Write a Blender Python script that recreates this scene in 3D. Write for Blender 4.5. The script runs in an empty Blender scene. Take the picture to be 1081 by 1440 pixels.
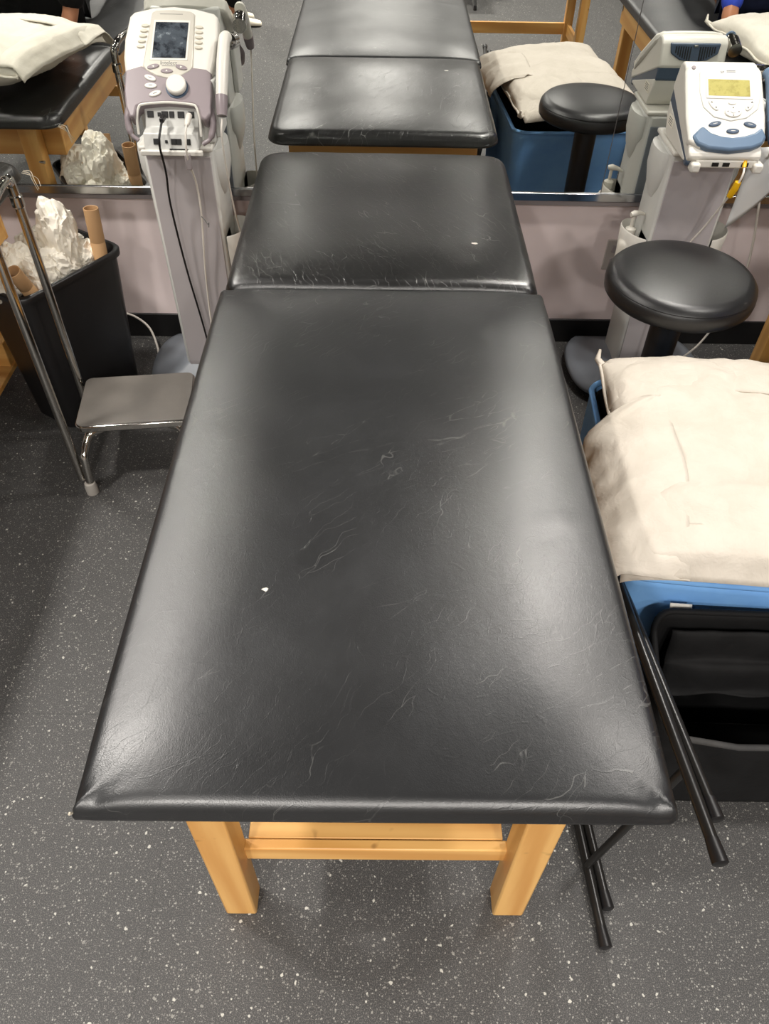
import bpy, bmesh, math, random
from mathutils import Vector, Matrix, noise
random.seed(7)
C = bpy.context.scene.collection
PI = math.pi
V = Vector
MY = 2.493            # mirror plane
WY = 2.560            # wall plane under the mirror

# ------------------------------------------------------------------ materials
def srgb(r, g, b):
    f = lambda c: (c/255/12.92) if c/255 <= .04045 else ((c/255+.055)/1.055)**2.4
    return (f(r), f(g), f(b), 1)

class NT:
    def __init__(s, name):
        s.m = bpy.data.materials.new(name); s.m.use_nodes = True
        s.t = s.m.node_tree; s.n = s.t.nodes; s.l = s.t.links
        s.b = s.n['Principled BSDF']
    def add(s, typ, **kw):
        x = s.n.new(typ)
        for k, v in kw.items(): setattr(x, k, v)
        return x
    def link(s, a, b): s.l.new(a, b)
    def val(s, sock, v):
        if hasattr(v, 'is_output'): s.link(v, sock)
        else: sock.default_value = v
    def math(s, op, a, b=0.0, c=None):
        x = s.add('ShaderNodeMath', operation=op)
        s.val(x.inputs[0], a); s.val(x.inputs[1], b)
        if c is not None: s.val(x.inputs[2], c)
        return x.outputs[0]
    def mix(s, f, a, b):
        x = s.add('ShaderNodeMix', data_type='RGBA')
        s.val(x.inputs[0], f); s.val(x.inputs[6], a); s.val(x.inputs[7], b)
        return x.outputs[2]
    def ramp(s, f, p0, p1):
        x = s.add('ShaderNodeMapRange'); x.interpolation_type = 'SMOOTHSTEP'
        s.val(x.inputs[0], f); x.inputs[1].default_value = p0; x.inputs[2].default_value = p1
        return x.outputs[0]
    def coord(s, scale=(1, 1, 1), rot=(0, 0, 0)):
        tc = s.add('ShaderNodeTexCoord'); mp = s.add('ShaderNodeMapping')
        mp.inputs['Scale'].default_value = scale; mp.inputs['Rotation'].default_value = rot
        s.link(tc.outputs['Object'], mp.inputs[0]); return mp.outputs[0]
    def noise(s, co, scale, detail=3, rough=.55):
        x = s.add('ShaderNodeTexNoise'); s.link(co, x.inputs['Vector'])
        x.inputs['Scale'].default_value = scale; x.inputs['Detail'].default_value = detail
        x.inputs['Roughness'].default_value = rough
        return x.outputs['Fac'], x.outputs['Color']
    def voro(s, co, scale, feature='F1'):
        x = s.add('ShaderNodeTexVoronoi', feature=feature); s.link(co, x.inputs['Vector'])
        x.inputs['Scale'].default_value = scale
        return x
    def bump(s, h, strength, dist=.001, prev=None):
        x = s.add('ShaderNodeBump'); s.link(h, x.inputs['Height'])
        x.inputs['Strength'].default_value = strength; x.inputs['Distance'].default_value = dist
        if prev is not None: s.link(prev, x.inputs['Normal'])
        return x.outputs[0]
    def warp(s, co, amount, scale):
        f, c = s.noise(co, scale, 2)
        sub = s.add('ShaderNodeVectorMath', operation='SUBTRACT'); s.link(c, sub.inputs[0]); sub.inputs[1].default_value = (.5, .5, .5)
        ma = s.add('ShaderNodeVectorMath', operation='MULTIPLY_ADD'); s.link(sub.outputs[0], ma.inputs[0])
        ma.inputs[1].default_value = (amount,)*3; s.link(co, ma.inputs[2])
        return ma.outputs[0]

def plain(name, col, rough=.5, metal=0.0, bump=0.0, bscale=300, spec=.5, var=0.06):
    k = NT(name); co = k.coord()
    f, _ = k.noise(co, 9, 4)
    c2 = tuple(c*(1-var*2) for c in col[:3])+(1,)
    k.link(k.mix(f, c2, tuple(min(1, c*(1+var)) for c in col[:3])+(1,)), k.b.inputs['Base Color'])
    k.b.inputs['Roughness'].default_value = rough; k.b.inputs['Metallic'].default_value = metal
    k.b.inputs['Specular IOR Level'].default_value = spec
    if bump:
        h, _ = k.noise(co, bscale, 2)
        k.link(k.bump(h, bump), k.b.inputs['Normal'])
    return k.m

def leather(name, col, scratch, rough=.4, marks=(), spec=.95, ang=1):
    k = NT(name); co = k.coord()
    w = k.warp(k.coord((1.0, 1.0, 1.0), (0, 0, math.radians(-28*ang))), .035, 9)
    st = k.add('ShaderNodeMapping'); st.inputs['Scale'].default_value = (.42, 3.2, 1); k.link(w, st.inputs[0])
    v = k.voro(st.outputs[0], 7.0, 'DISTANCE_TO_EDGE')
    line = k.math('MULTIPLY', k.math('SUBTRACT', 1.0, k.ramp(v.outputs['Distance'], .001, .014)), k.ramp(k.noise(co, 38, 3)[0], .40, .60))
    msk, _ = k.noise(co, 4.5, 4); msk = k.ramp(msk, .50, .68)
    sc = k.math('MULTIPLY', k.math('MULTIPLY', line, msk), scratch)
    w2 = k.warp(k.coord((1.0, 1.0, 1.0), (0, 0, math.radians(-48*ang if ang > 0 else 62))), .05, 14)
    st2 = k.add('ShaderNodeMapping'); st2.inputs['Scale'].default_value = (.3, 2.6, 1); k.link(w2, st2.inputs[0])
    v2 = k.voro(st2.outputs[0], 17.0, 'DISTANCE_TO_EDGE')
    l2 = k.math('SUBTRACT', 1.0, k.ramp(v2.outputs['Distance'], .001, .012))
    m2, _ = k.noise(co, 11, 3); m2 = k.ramp(m2, .52, .64)
    sc2 = k.math('MULTIPLY', k.math('MULTIPLY', l2, m2), scratch*.9)
    cloud, _ = k.noise(co, 6, 6, .65)
    cc = k.mix(k.ramp(cloud, .35, .75), col, tuple(c*1.5 for c in col[:3])+(1,))
    cc = k.mix(k.math('MAXIMUM', sc, sc2), cc, srgb(150, 150, 146))
    for (x, y, r) in marks:
        sep = k.add('ShaderNodeSeparateXYZ'); k.link(k.warp(co, .008, 130), sep.inputs[0])
        dx = k.math('MULTIPLY', k.math('SUBTRACT', sep.outputs[0], x), .6); dy = k.math('SUBTRACT', sep.outputs[1], y)
        d = k.math('SQRT', k.math('ADD', k.math('MULTIPLY', dx, dx), k.math('MULTIPLY', dy, dy)))
        cc = k.mix(k.math('SUBTRACT', 1.0, k.ramp(d, r*.7, r)), cc, srgb(225, 222, 210))
    k.link(cc, k.b.inputs['Base Color'])
    rv = k.math('ADD', rough-.05, k.math('MULTIPLY', cloud, .12)); k.link(rv, k.b.inputs['Roughness'])
    g = k.voro(co, 620); b1 = k.bump(g.outputs['Distance'], .16, .0006)
    f2, _ = k.noise(co, 60, 4, .7); b2 = k.bump(f2, .18, .0016, b1)
    b3 = k.bump(k.math('ADD', line, l2), .5*scratch, .0006, b2)
    k.link(b3, k.b.inputs['Normal'])
    k.b.inputs['Specular IOR Level'].default_value = spec
    return k.m

def wood(name, axis, light, dark, rough=.38):
    k = NT(name)
    s = [26, 26, 26]; s['xyz'.index(axis)] = 1.6
    co = k.coord(tuple(s)); w = k.warp(co, 1.1, .5)
    f, _ = k.noise(w, 1.0, 6, .6)
    r = k.add('ShaderNodeTexWave', wave_type='BANDS', bands_direction='DIAGONAL'); k.link(w, r.inputs['Vector'])
    r.inputs['Scale'].default_value = .35; r.inputs['Distortion'].default_value = 5; r.inputs['Detail'].default_value = 3
    mixf = k.math('ADD', k.math('MULTIPLY', f, .65), k.math('MULTIPLY', r.outputs['Fac'], .3))
    col = k.mix(k.ramp(mixf, .25, .85), dark, light)
    sp, _ = k.noise(k.coord(), 16, 2); col = k.mix(k.math('MULTIPLY', k.ramp(sp, .70, .76), .55), col, srgb(105, 66, 30))
    k.link(col, k.b.inputs['Base Color']); k.b.inputs['Roughness'].default_value = rough
    k.link(k.bump(f, .08, .0006), k.b.inputs['Normal'])
    return k.m

def floor_material():
    k = NT('speckled_black_rubber'); co = k.coord()
    def flecks(scale, keep, rad, soft, wa, ws):
        v = k.voro(k.warp(co, wa, ws), scale)
        sep = k.add('ShaderNodeSeparateColor'); k.link(v.outputs['Color'], sep.inputs[0])
        size = k.math('MULTIPLY', k.ramp(sep.outputs[1], 0, 1), rad)
        d = k.math('SUBTRACT', k.math('ADD', size, rad*.35), v.outputs['Distance'])
        on = k.math('GREATER_THAN', sep.outputs[0], keep)
        return k.math('MULTIPLY', k.ramp(d, 0, soft), on), sep.outputs[2]
    big, bc = flecks(74, .48, .19, .06, .010, 90)
    small, scv = flecks(215, .25, .32, .10, .004, 260)
    cl, _ = k.noise(co, 2.2, 4)
    base = k.mix(cl, srgb(52, 52, 53), srgb(66, 65, 65))
    fine, _ = k.noise(co, 480, 2, .7)
    base = k.mix(k.math('MULTIPLY', k.ramp(fine, .48, .66), .65), base, srgb(124, 122, 118))
    c = k.mix(k.math('MULTIPLY', small, k.math('ADD', .25, k.math('MULTIPLY', scv, .5))), base, srgb(165, 163, 157))
    c = k.mix(k.math('MULTIPLY', big, k.math('ADD', .25, k.math('MULTIPLY', bc, .6))), c, srgb(205, 203, 194))
    # tile joints of the rubber flooring
    br = k.add('ShaderNodeTexBrick'); k.link(co, br.inputs['Vector'])
    br.inputs['Scale'].default_value = 1.0; br.inputs['Mortar Size'].default_value = .0016
    br.inputs['Brick Width'].default_value = .92; br.inputs['Row Height'].default_value = .92
    br.inputs['Color1'].default_value = (0, 0, 0, 1); br.inputs['Color2'].default_value = (0, 0, 0, 1); br.inputs['Mortar'].default_value = (1, 1, 1, 1)
    c = k.mix(k.math('MULTIPLY', br.outputs['Color'], .3), c, srgb(28, 28, 28))
    k.link(c, k.b.inputs['Base Color'])
    k.b.inputs['Roughness'].default_value = .55; k.b.inputs['Specular IOR Level'].default_value = .45
    h, _ = k.noise(co, 260, 3, .7)
    k.link(k.bump(h, .35, .0015), k.b.inputs['Normal'])
    return k.m

def cloth(name, col, col2, rough=.85, scale=9, strength=.6, dist=.006, fine=260):
    k = NT(name); co = k.coord()
    f, _ = k.noise(k.warp(co, .12, 6), scale, 5, .6)
    ridge = k.math('ABSOLUTE', k.math('SUBTRACT', f, .5))
    k.link(k.mix(k.ramp(f, .3, .7), col, col2), k.b.inputs['Base Color'])
    k.b.inputs['Roughness'].default_value = rough; k.b.inputs['Specular IOR Level'].default_value = .3
    b = k.bump(ridge, strength, dist)
    g, _ = k.noise(co, fine, 2); k.link(k.bump(g, .1, .001, b), k.b.inputs['Normal'])
    return k.m

def mirror_material():
    k = NT('mirror_glass'); co = k.coord()
    f, _ = k.noise(co, 3, 3)
    k.link(k.mix(f, (.80, .82, .79, 1), (.83, .84, .82, 1)), k.b.inputs['Base Color'])
    k.b.inputs['Metallic'].default_value = 1; k.b.inputs['Roughness'].default_value = .004
    return k.m

def screen_material(name, c1, c2, c3, emit, scale):
    k = NT(name); co = k.coord()
    f, _ = k.noise(k.warp(co, .02, 60), scale, 5, .65)
    c = k.mix(k.ramp(f, .35, .55), c1, c2); c = k.mix(k.ramp(f, .58, .75), c, c3)
    k.link(c, k.b.inputs['Base Color']); k.b.inputs['Roughness'].default_value = .12
    k.link(c, k.b.inputs['Emission Color']); k.b.inputs['Emission Strength'].default_value = emit
    return k.m

M = {}
M['pad'] = leather('black_vinyl', srgb(19, 20, 22), .26, .36, ((-.175, .715, .0034),))
M['head_pad'] = leather('worn_black_vinyl', srgb(19, 19, 19), .62, .30, ((.234, 1.824, .0055),), .95, -2.2)
M['stool_vinyl'] = leather('stool_black_vinyl', srgb(22, 22, 23), .06, .36, (), .55)
for a in 'xyz':
    M['wood_'+a] = wood('maple_'+a, a, srgb(232, 184, 112), srgb(206, 150, 80))
M['ply'] = wood('plywood', 'x', srgb(226, 178, 108), srgb(190, 134, 66), .5)
M['floor'] = floor_material()
M['wall'] = plain('lilac_paint', srgb(244, 228, 226), .6, bump=.05, bscale=200, var=.02)
M['dark_wall'] = plain('grey_paint', srgb(150, 148, 146), .7)
M['ceiling'] = plain('grey_ceiling_paint', srgb(84, 83, 82), .8)
M['baseboard'] = plain('black_rubber_base', srgb(24, 23, 24), .45)
M['mirror'] = mirror_material()
M['alu'] = plain('aluminium_channel', srgb(200, 200, 202), .16, 1.0)
M['grey_edge'] = plain('grey_board_edge', srgb(150, 142, 142), .6)
M['chrome'] = plain('chrome', srgb(205, 202, 196), .09, 1.0)
M['steel'] = plain('brushed_steel', srgb(190, 188, 184), .28, 1.0)
M['tread'] = plain('grey_step_tread', srgb(110, 105, 99), .42, 0, .25, 420, var=.2)
M['cap_grey'] = plain('grey_rubber_cap', srgb(170, 165, 158), .6)
M['black_plastic'] = plain('black_plastic', srgb(26, 25, 26), .38, 0, .06, 300)
M['black_metal'] = plain('black_enamel', srgb(30, 29, 28), .3)
M['black_fabric'] = cloth('black_nylon', srgb(11, 11, 12), srgb(19, 19, 20), .75, 7, .5, .01)
M['black_cloth'] = cloth('black_cotton', srgb(14, 14, 15), srgb(24, 23, 24), .9)
M['rim_fabric'] = cloth('dark_grey_binding', srgb(52, 52, 53), srgb(72, 71, 70), .8)
M['white_cloth'] = cloth('white_pillowcase', srgb(198, 190, 177), srgb(208, 200, 188), .8, 8, .7, .014)
M['cream_cloth'] = cloth('cream_pillowcase', srgb(204, 198, 184), srgb(213, 208, 196), .85, 7, .5, .012)
M['blue_cloth'] = cloth('blue_sheet', srgb(116, 170, 234), srgb(132, 186, 242), .7, 5, .45, .012)
M['royal_cloth'] = cloth('royal_blue_cotton', srgb(44, 66, 176), srgb(58, 82, 200), .85)
M['navy_cloth'] = cloth('navy_denim', srgb(22, 26, 46), srgb(30, 36, 62), .9)
M['paper'] = plain('white_tissue_paper', srgb(240, 234, 220), .75, var=.03)
M['card'] = plain('brown_cardboard', srgb(196, 156, 112), .75, var=.08)
M['shell_white'] = plain('warm_white_plastic', srgb(222, 219, 210), .35, var=.02)
M['shell_grey'] = plain('light_grey_plastic', srgb(206, 206, 201), .38, var=.03)
M['mauve'] = plain('mauve_grey_plastic', srgb(142, 131, 134), .35, var=.03)
M['column_front'] = plain('grey_lilac_panel', srgb(180, 174, 175), .42, var=.03)
M['slate'] = plain('slate_blue_plastic', srgb(98, 120, 144), .32, var=.04)
M['dark_slate'] = plain('dark_slate_plastic', srgb(70, 86, 106), .38, var=.04)
M['base_grey'] = plain('blue_grey_base', srgb(128, 134, 142), .4, var=.04)
M['button_cream'] = plain('cream_button', srgb(205, 200, 184), .4)
M['bezel'] = plain('silver_bezel', srgb(206, 202, 190), .3, .15)
M['ink'] = plain('grey_print', srgb(112, 112, 110), .6)
M['socket'] = plain('black_socket', srgb(10, 10, 10), .5)
M['cable_white'] = plain('white_cable', srgb(222, 216, 206), .45)
M['cable_black'] = plain('black_cable', srgb(20, 19, 20), .4)
M['yellow'] = plain('yellow_plastic', srgb(244, 188, 24), .4)
M['skin'] = plain('skin', srgb(176, 120, 88), .5, 0, .1, 400)
M['hair'] = plain('dark_hair', srgb(34, 26, 22), .6)
M['sneaker'] = plain('cream_sneaker', srgb(232, 224, 206), .6)
M['screen_a'] = screen_material('dark_glossy_screen', srgb(28, 31, 36), srgb(70, 76, 82), srgb(150, 160, 164), .25, 22)
M['screen_b'] = screen_material('olive_lcd', srgb(150, 142, 84), srgb(168, 160, 98), srgb(178, 170, 112), .25, 40)
M['thread'] = plain('beige_thread', srgb(214, 204, 184), .9)
M['plate'] = plain('grey_wall_plate', srgb(178, 170, 164), .5)
M['lotion'] = plain('cream_bottle', srgb(226, 222, 210), .45)
M['clear_bag'] = None
k = NT('cloudy_plastic'); f, _ = k.noise(k.coord(), 14, 4)
k.link(k.mix(f, srgb(222, 224, 222), srgb(236, 237, 234)), k.b.inputs['Base Color'])
k.b.inputs['Roughness'].default_value = .3; k.b.inputs['Transmission Weight'].default_value = .08
M['clear_bag'] = k.m

# ------------------------------------------------------------------ mesh helpers
class MB:
    def __init__(s): s.bm = bmesh.new()
    def box(s, c, size, rot=None):
        m = Matrix.Translation(V(c)) @ (rot.to_4x4() if rot else Matrix.Identity(4)) @ Matrix.Diagonal((*size, 1))
        bmesh.ops.create_cube(s.bm, size=1, matrix=m); return s
    def ring_loft(s, rings, cap=True, closed=True):
        vs = [[s.bm.verts.new(p) for p in r] for r in rings]
        n = len(rings[0])
        for a, b in zip(vs[:-1], vs[1:]):
            for i in range(n if closed else n-1):
                j = (i+1) % n
                try: s.bm.faces.new((a[i], a[j], b[j], b[i]))
                except ValueError: pass
        if cap:
            s.bm.faces.new(list(reversed(vs[0]))); s.bm.faces.new(vs[-1])
        return s
    def tube(s, pts, r, seg=10, cap=True):
        pts = [V(p) for p in pts]; n = len(pts); rings = []
        rs = r if isinstance(r, (list, tuple)) else [r]*n
        prev = None
        for i, p in enumerate(pts):
            t = (pts[min(i+1, n-1)]-pts[max(i-1, 0)]).normalized()
            if prev is None:
                up = V((0, 0, 1)) if abs(t.z) < .9 else V((1, 0, 0)); a = t.cross(up).normalized()
            else: a = (prev - t*prev.dot(t)).normalized()
            prev = a; b = t.cross(a)
            rings.append([p + (a*math.cos(2*PI*k/seg)+b*math.sin(2*PI*k/seg))*rs[i] for k in range(seg)])
        return s.ring_loft(rings, cap)
    def lathe(s, prof, c=(0, 0, 0), seg=32, cap=True, M4=None):
        rings = []
        for (r, z) in prof:
            ring = [V((r*math.cos(2*PI*k/seg), r*math.sin(2*PI*k/seg), z)) for k in range(seg)]
            rings.append([(M4 @ p if M4 else p) + V(c) for p in ring])
        return s.ring_loft(rings, cap)
    def prism(s, poly, fn, h0, h1):
        """poly: list of 2D points; fn(a, b, h) -> 3D point"""
        return s.ring_loft([[V(fn(a, b, h0)) for a, b in poly], [V(fn(a, b, h1)) for a, b in poly]])
    def grid(s, fn, nu, nv):
        vs = [[s.bm.verts.new(fn(i/nu, j/nv)) for j in range(nv+1)] for i in range(nu+1)]
        for i in range(nu):
            for j in range(nv):
                s.bm.faces.new((vs[i][j], vs[i+1][j], vs[i+1][j+1], vs[i][j+1]))
        return s
    def build(s, name, mat, parent=None, bevel=0, seg=2, smooth=40, solid=0, sub=0):
        bmesh.ops.recalc_face_normals(s.bm, faces=s.bm.faces)
        me = bpy.data.meshes.new(name); s.bm.to_mesh(me); s.bm.free()
        me.materials.append(mat)
        if smooth:
            me.shade_smooth(); me.set_sharp_from_angle(angle=math.radians(smooth))
        o = bpy.data.objects.new(name, me); C.objects.link(o)
        if parent is not None: o.parent = parent
        if solid:
            q = o.modifiers.new('solid', 'SOLIDIFY'); q.thickness = solid; q.offset = 0
        if bevel:
            q = o.modifiers.new('bevel', 'BEVEL'); q.width = bevel; q.segments = seg; q.limit_method = 'ANGLE'
            q.angle_limit = math.radians(35); q.harden_normals = False
        if sub:
            q = o.modifiers.new('sub', 'SUBSURF'); q.levels = sub; q.render_levels = sub
        return o

def thing(name, label, cat, loc=(0, 0, 0), rz=0, group=None):
    o = bpy.data.objects.new(name, None); C.objects.link(o)
    o.location = loc; o.rotation_euler = (0, 0, rz)
    return tag(o, label, cat, group)
def tag(o, label, cat, group=None):
    o['label'] = label; o['category'] = cat
    if group: o['group'] = group
    return o
def struct(o, label=None):
    o['kind'] = 'structure'
    if label: o['label'] = label
    return o
def dup(root, loc, rz, label, group=None, name=None):
    r = root.copy(); C.objects.link(r); r.location = loc; r.rotation_euler = (0, 0, rz); r['label'] = label
    if group: r['group'] = group
    for ch in list(root.children):
        c = ch.copy(); C.objects.link(c); c.parent = r
        for g in ch.children:
            d = g.copy(); C.objects.link(d); d.parent = c
    return r
def spline(pts, n=8):
    pts = [V(p) for p in pts]; out = []
    P = [pts[0]*2-pts[1]]+pts+[pts[-1]*2-pts[-2]]
    for i in range(1, len(P)-2):
        for k in range(n):
            t = k/n; a, b, c, d = P[i-1], P[i], P[i+1], P[i+2]
            out.append(.5*((2*b)+(-a+c)*t+(2*a-5*b+4*c-d)*t*t+(-a+3*b-3*c+d)*t**3))
    out.append(pts[-1]); return out
def rrect(x0, x1, y0, y1, r, n=6):
    if not isinstance(r, (list, tuple)): r = [r]*4
    out = []
    for (cx, cy, a0, rr) in ((x1-r[0], y1-r[0], 0, r[0]), (x0+r[1], y1-r[1], 90, r[1]), (x0+r[2], y0+r[2], 180, r[2]), (x1-r[3], y0+r[3], 270, r[3])):
        for k in range(n+1):
            a = math.radians(a0+90*k/n); out.append((cx+rr*math.cos(a), cy+rr*math.sin(a)))
    return out
def ellipse(cx, cy, rx, ry, rot=0, n=24):
    c, s = math.cos(rot), math.sin(rot)
    return [(cx+rx*math.cos(2*PI*k/n)*c-ry*math.sin(2*PI*k/n)*s, cy+rx*math.cos(2*PI*k/n)*s+ry*math.sin(2*PI*k/n)*c) for k in range(n)]
def ridged(p, sc, oct=4):
    a = 1.0; t = 0.0; p = V(p)*sc
    for _ in range(oct):
        t += a*(1-abs(noise.noise(p))*2); p = p*2.03+V((5.2, 1.3, 7.7)); a *= .5
    return t

# ------------------------------------------------------------------ the room
RX0, RX1, RY0, RZ = -3.6, 3.6, -4.4, 2.75
b = MB().box((0, (RY0+WY)/2, -.05), (RX1-RX0+.4, WY-RY0+.4, .1)).build('floor', M['floor'], smooth=0); struct(b)
b = MB().box((0, (RY0+WY)/2, RZ+.05), (RX1-RX0+.4, WY-RY0+.4, .1)).build('ceiling', M['ceiling'], smooth=0); struct(b)
struct(MB().box((0, WY+.05, RZ/2), (RX1-RX0+.4, .1, RZ)).build('wall_front', M['wall'], smooth=0))
struct(MB().box((RX0-.05, (RY0+WY)/2, RZ/2), (.1, WY-RY0, RZ)).build('wall_left', M['dark_wall'], smooth=0))
struct(MB().box((RX1+.05, (RY0+WY)/2, RZ/2), (.1, WY-RY0, RZ)).build('wall_right', M['dark_wall'], smooth=0))
struct(MB().box((0, RY0-.05, RZ/2), (RX1-RX0+.4, .1, RZ)).build('wall_back', M['dark_wall'], smooth=0))
struct(MB().box((0, WY-.005, .05), (RX1-RX0, .01, .10)).build('baseboard_front', M['baseboard'], bevel=.003))
SX = .72
struct(MB().box((0, (MY+.006+WY)/2, 1.595), (6.2, WY-MY-.006, 2.05)).build('trim_1', M['grey_edge'], bevel=.002))
struct(MB().box((0, MY-.001, .603), (6.2, .012, .028)).build('trim_2', M['alu'], bevel=.003))
for (x0, x1, nm, lb) in ((-3.1, SX-.0012, 'wall_mirror', 'wide wall mirror pane behind the treatment table, left of the mirror joint'),
                         (SX+.0012, 3.1, 'wall_mirror', 'wall mirror pane behind the white and blue therapy unit, right of the mirror joint')):
    o = MB().box(((x0+x1)/2, MY+.003, (.617+2.60)/2), (x1-x0, .006, 2.60-.617)).build(nm, M['mirror'], smooth=0)
    tag(o, lb, 'mirror', 'mirror panes on the wall')
t = thing('outlet_plate', 'grey outlet plate low on the lilac wall behind the black stool', 'outlet', (.836, WY-.004, .367))
MB().box((0, 0, 0), (.07, .008, .115)).build('plate', M['plate'], t, bevel=.003)
for dz in (.024, -.024):
    MB().box((0, -.004, dz), (.030, .004, .026)).build('socket', M['grey_edge'], t, bevel=.004)

# ------------------------------------------------------------------ padded table
def pad_mesh(x0, x1, y0, y1, z0, z1, rc, dents=(), crown=.016, roll=.018, wcrown=.19, folds=()):
    """rc: corner radii (far right, far left, near left, near right)"""
    mb = MB(); bm = mb.bm
    cx, cy, hx, hy = (x0+x1)/2, (y0+y1)/2, (x1-x0)/2, (y1-y0)/2
    ins = [0, .0006, .002, .0045, .008, .0125, .018, .025, .034, .046, .06, .078, .1, .125, .155]
    def line(h, n):
        left = [-h+i for i in ins]; m = [-h+.155+(2*h-.31)*(k/n) for k in range(1, n)]
        return left+m+[-v for v in reversed(left)]
    xs = line(hx, 26); ys = line(hy, int((y1-y0)/.022))
    def sdf(x, y):
        r = rc[0] if (x > 0 and y > 0) else rc[1] if y > 0 else rc[2] if x < 0 else rc[3]
        qx, qy = abs(x)-hx+r, abs(y)-hy+r
        return min(max(qx, qy), 0)+math.hypot(max(qx, 0), max(qy, 0))-r, r, qx, qy
    def zf(x, y, s):
        d = -s
        z = z1
        gx, gy = max(0, 1-(hx-abs(x))/wcrown)**2.2, max(0, 1-(hy-abs(y))/wcrown)**2.2
        z -= crown*min(1.25, math.sqrt(gx*gx+gy*gy+gx*gy*.5))
        if d < roll: z -= roll*(1-math.sqrt(max(0, 1-((roll-d)/roll)**2)))
        for (dx, dy, r, dep, ang) in dents:
            a, bb = x+cx-dx, y+cy-dy
            c, sn = math.cos(ang), math.sin(ang); u, w = (a*c+bb*sn), (-a*sn+bb*c)*2.5
            z -= dep*math.exp(-(u*u+w*w)/(r*r))
        for (sx, sy) in folds:
            a, bb = hx-x*sx, hy-y*sy
            if 0 <= a < .1 and 0 <= bb < .1:
                z += .0035*math.exp(-((a-bb)/.007)**2)*max(0, 1-(a+bb)/.12)
                z -= .0030*math.exp(-((a-bb-.018)/.009)**2)*max(0, 1-(a+bb)/.14)
                z -= .0030*math.exp(-((bb-a-.018)/.009)**2)*max(0, 1-(a+bb)/.14)
        z += .0012*noise.noise(V((x*7, y*7, z1)))
        return z
    V2 = []
    for x in xs:
        row = []
        for y in ys:
            s, r, qx, qy = sdf(x, y); X, Y = x, y
            if s > 0 and qx > 0 and qy > 0:
                L = math.hypot(qx, qy); X = math.copysign(hx-r+qx/L*r, x); Y = math.copysign(hy-r+qy/L*r, y); s = 0
            row.append(bm.verts.new((X+cx, Y+cy, zf(X, Y, min(s, 0)))))
        V2.append(row)
    nx, ny = len(xs), len(ys)
    for i in range(nx-1):
        for j in range(ny-1):
            bm.faces.new((V2[i][j], V2[i+1][j], V2[i+1][j+1], V2[i][j+1]))
    loop = [V2[i][0] for i in range(nx)]+[V2[nx-1][j] for j in range(1, ny)]+[V2[i][ny-1] for i in range(nx-2, -1, -1)]+[V2[0][j] for j in range(ny-2, 0, -1)]
    prev = loop
    zt = z1-crown*1.25-roll
    for (fz, k) in ((.3, .003), (.65, .003), (.92, 0), (1.0, -.006), (1.0, -.03)):
        cur = []
        for v in loop:
            dx, dy = v.co.x-cx, v.co.y-cy
            nxv = V((dx/hx if abs(dx) > hx-.02 else 0, dy/hy if abs(dy) > hy-.02 else 0, 0)); 
            if nxv.length: nxv.normalize()
            cur.append(bm.verts.new((v.co.x+nxv.x*k, v.co.y+nxv.y*k, zt+(z0-zt)*fz)))
        for a in range(len(loop)):
            c = (a+1) % len(loop)
            bm.faces.new((prev[a], prev[c], cur[c], cur[a]))
        prev = cur
    bm.faces.new(prev)
    bmesh.ops.remove_doubles(bm, verts=bm.verts, dist=1e-5)
    return mb

TG = 'padded wooden treatment tables'
table = thing('treatment_table', 'long black padded treatment table in the middle, on golden wooden legs', 'treatment table', (0, 0, 0), 0, TG)
PB = .724
pad_mesh(-.386, .386, .382, 1.630, PB, .776, (.012, .012, .005, .014), folds=((-1, -1), (1, -1)),
         dents=((.286, .835, .03, .0022, .5), (.30, .87, .03, -.0016, .5), (.04, 1.18, .30, .002, .2))).build('leg_section_pad', M['pad'], table, smooth=60)
pad_mesh(-.376, .376, 1.634, 2.425, PB+.002, .778, (.06, .06, .03, .03), crown=.012, roll=.026,
         dents=((.0, 2.05, .35, .003, 0), (-.25, 1.72, .06, .002, 1), (.24, 1.75, .07, .002, -.8))).build('head_section_pad', M['head_pad'], table, smooth=60)
LEG = .063; LD = .056
for (sx, y) in ((-1, .473), (1, .473), (-1, 2.20), (1, 2.20)):
    MB().box((sx*(.305-LEG/2), y+LD/2, PB/2), (LEG, LD, PB)).build('leg', M['wood_z'], table, bevel=.004)
for y in (.473+LD-.018, 2.20+.002):
    MB().box((0, y+.009, .236), (.61-2*LEG+.004, .020, .052)).build('cross_rail', M['wood_x'], table, bevel=.003)
MB().box((0, 1.365, .253), (.474, 1.668, .016)).build('lower_shelf', M['ply'], table, bevel=.002)
for y in (.473+LD+.004, 2.20-.012):
    MB().box((0, y, .674), (.484, .02, .096)).build('end_apron', M['wood_x'], table, bevel=.003)
for sx in (-1, 1):
    o = MB().box((sx*.3145, 1.378, .656), (.019, 1.79, .124)).build('side_apron', M['wood_y'], table, bevel=.003)
    for y in (.5, 2.228):
        MB().lathe([(.0005, .003), (.011, .003), (.012, 0)], (0, 0, 0), 16, M4=Matrix.Translation((sx*.3245, y, .66)) @ Matrix.Rotation(sx*PI/2, 4, 'Y')).build('bolt', M['steel'], o)
head_apron = MB().box((0, 2.277, .652), (.648, .019, .124)).build('head_apron', M['wood_x'], table, bevel=.003)
for x, z in ((-.19, .69), (-.19, .62), (.19, .69), (.19, .62)):
    MB().lathe([(.0005, .004), (.012, .004), (.014, 0)], (0, 0, 0), 18, M4=Matrix.Translation((x, 2.2865, z)) @ Matrix.Rotation(-PI/2, 4, 'X')).build('bolt', M['steel'], head_apron)
mb = MB().box((.20, 2.292, .594), (.05, .006, .05)); lev = mb.build('lever_bracket', M['steel'], table, bevel=.002)
MB().tube([(.20, 2.295, .592), (.20, 2.330, .590), (.26, 2.345, .588)], .006, 10).build('lever', M['chrome'], lev)
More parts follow.
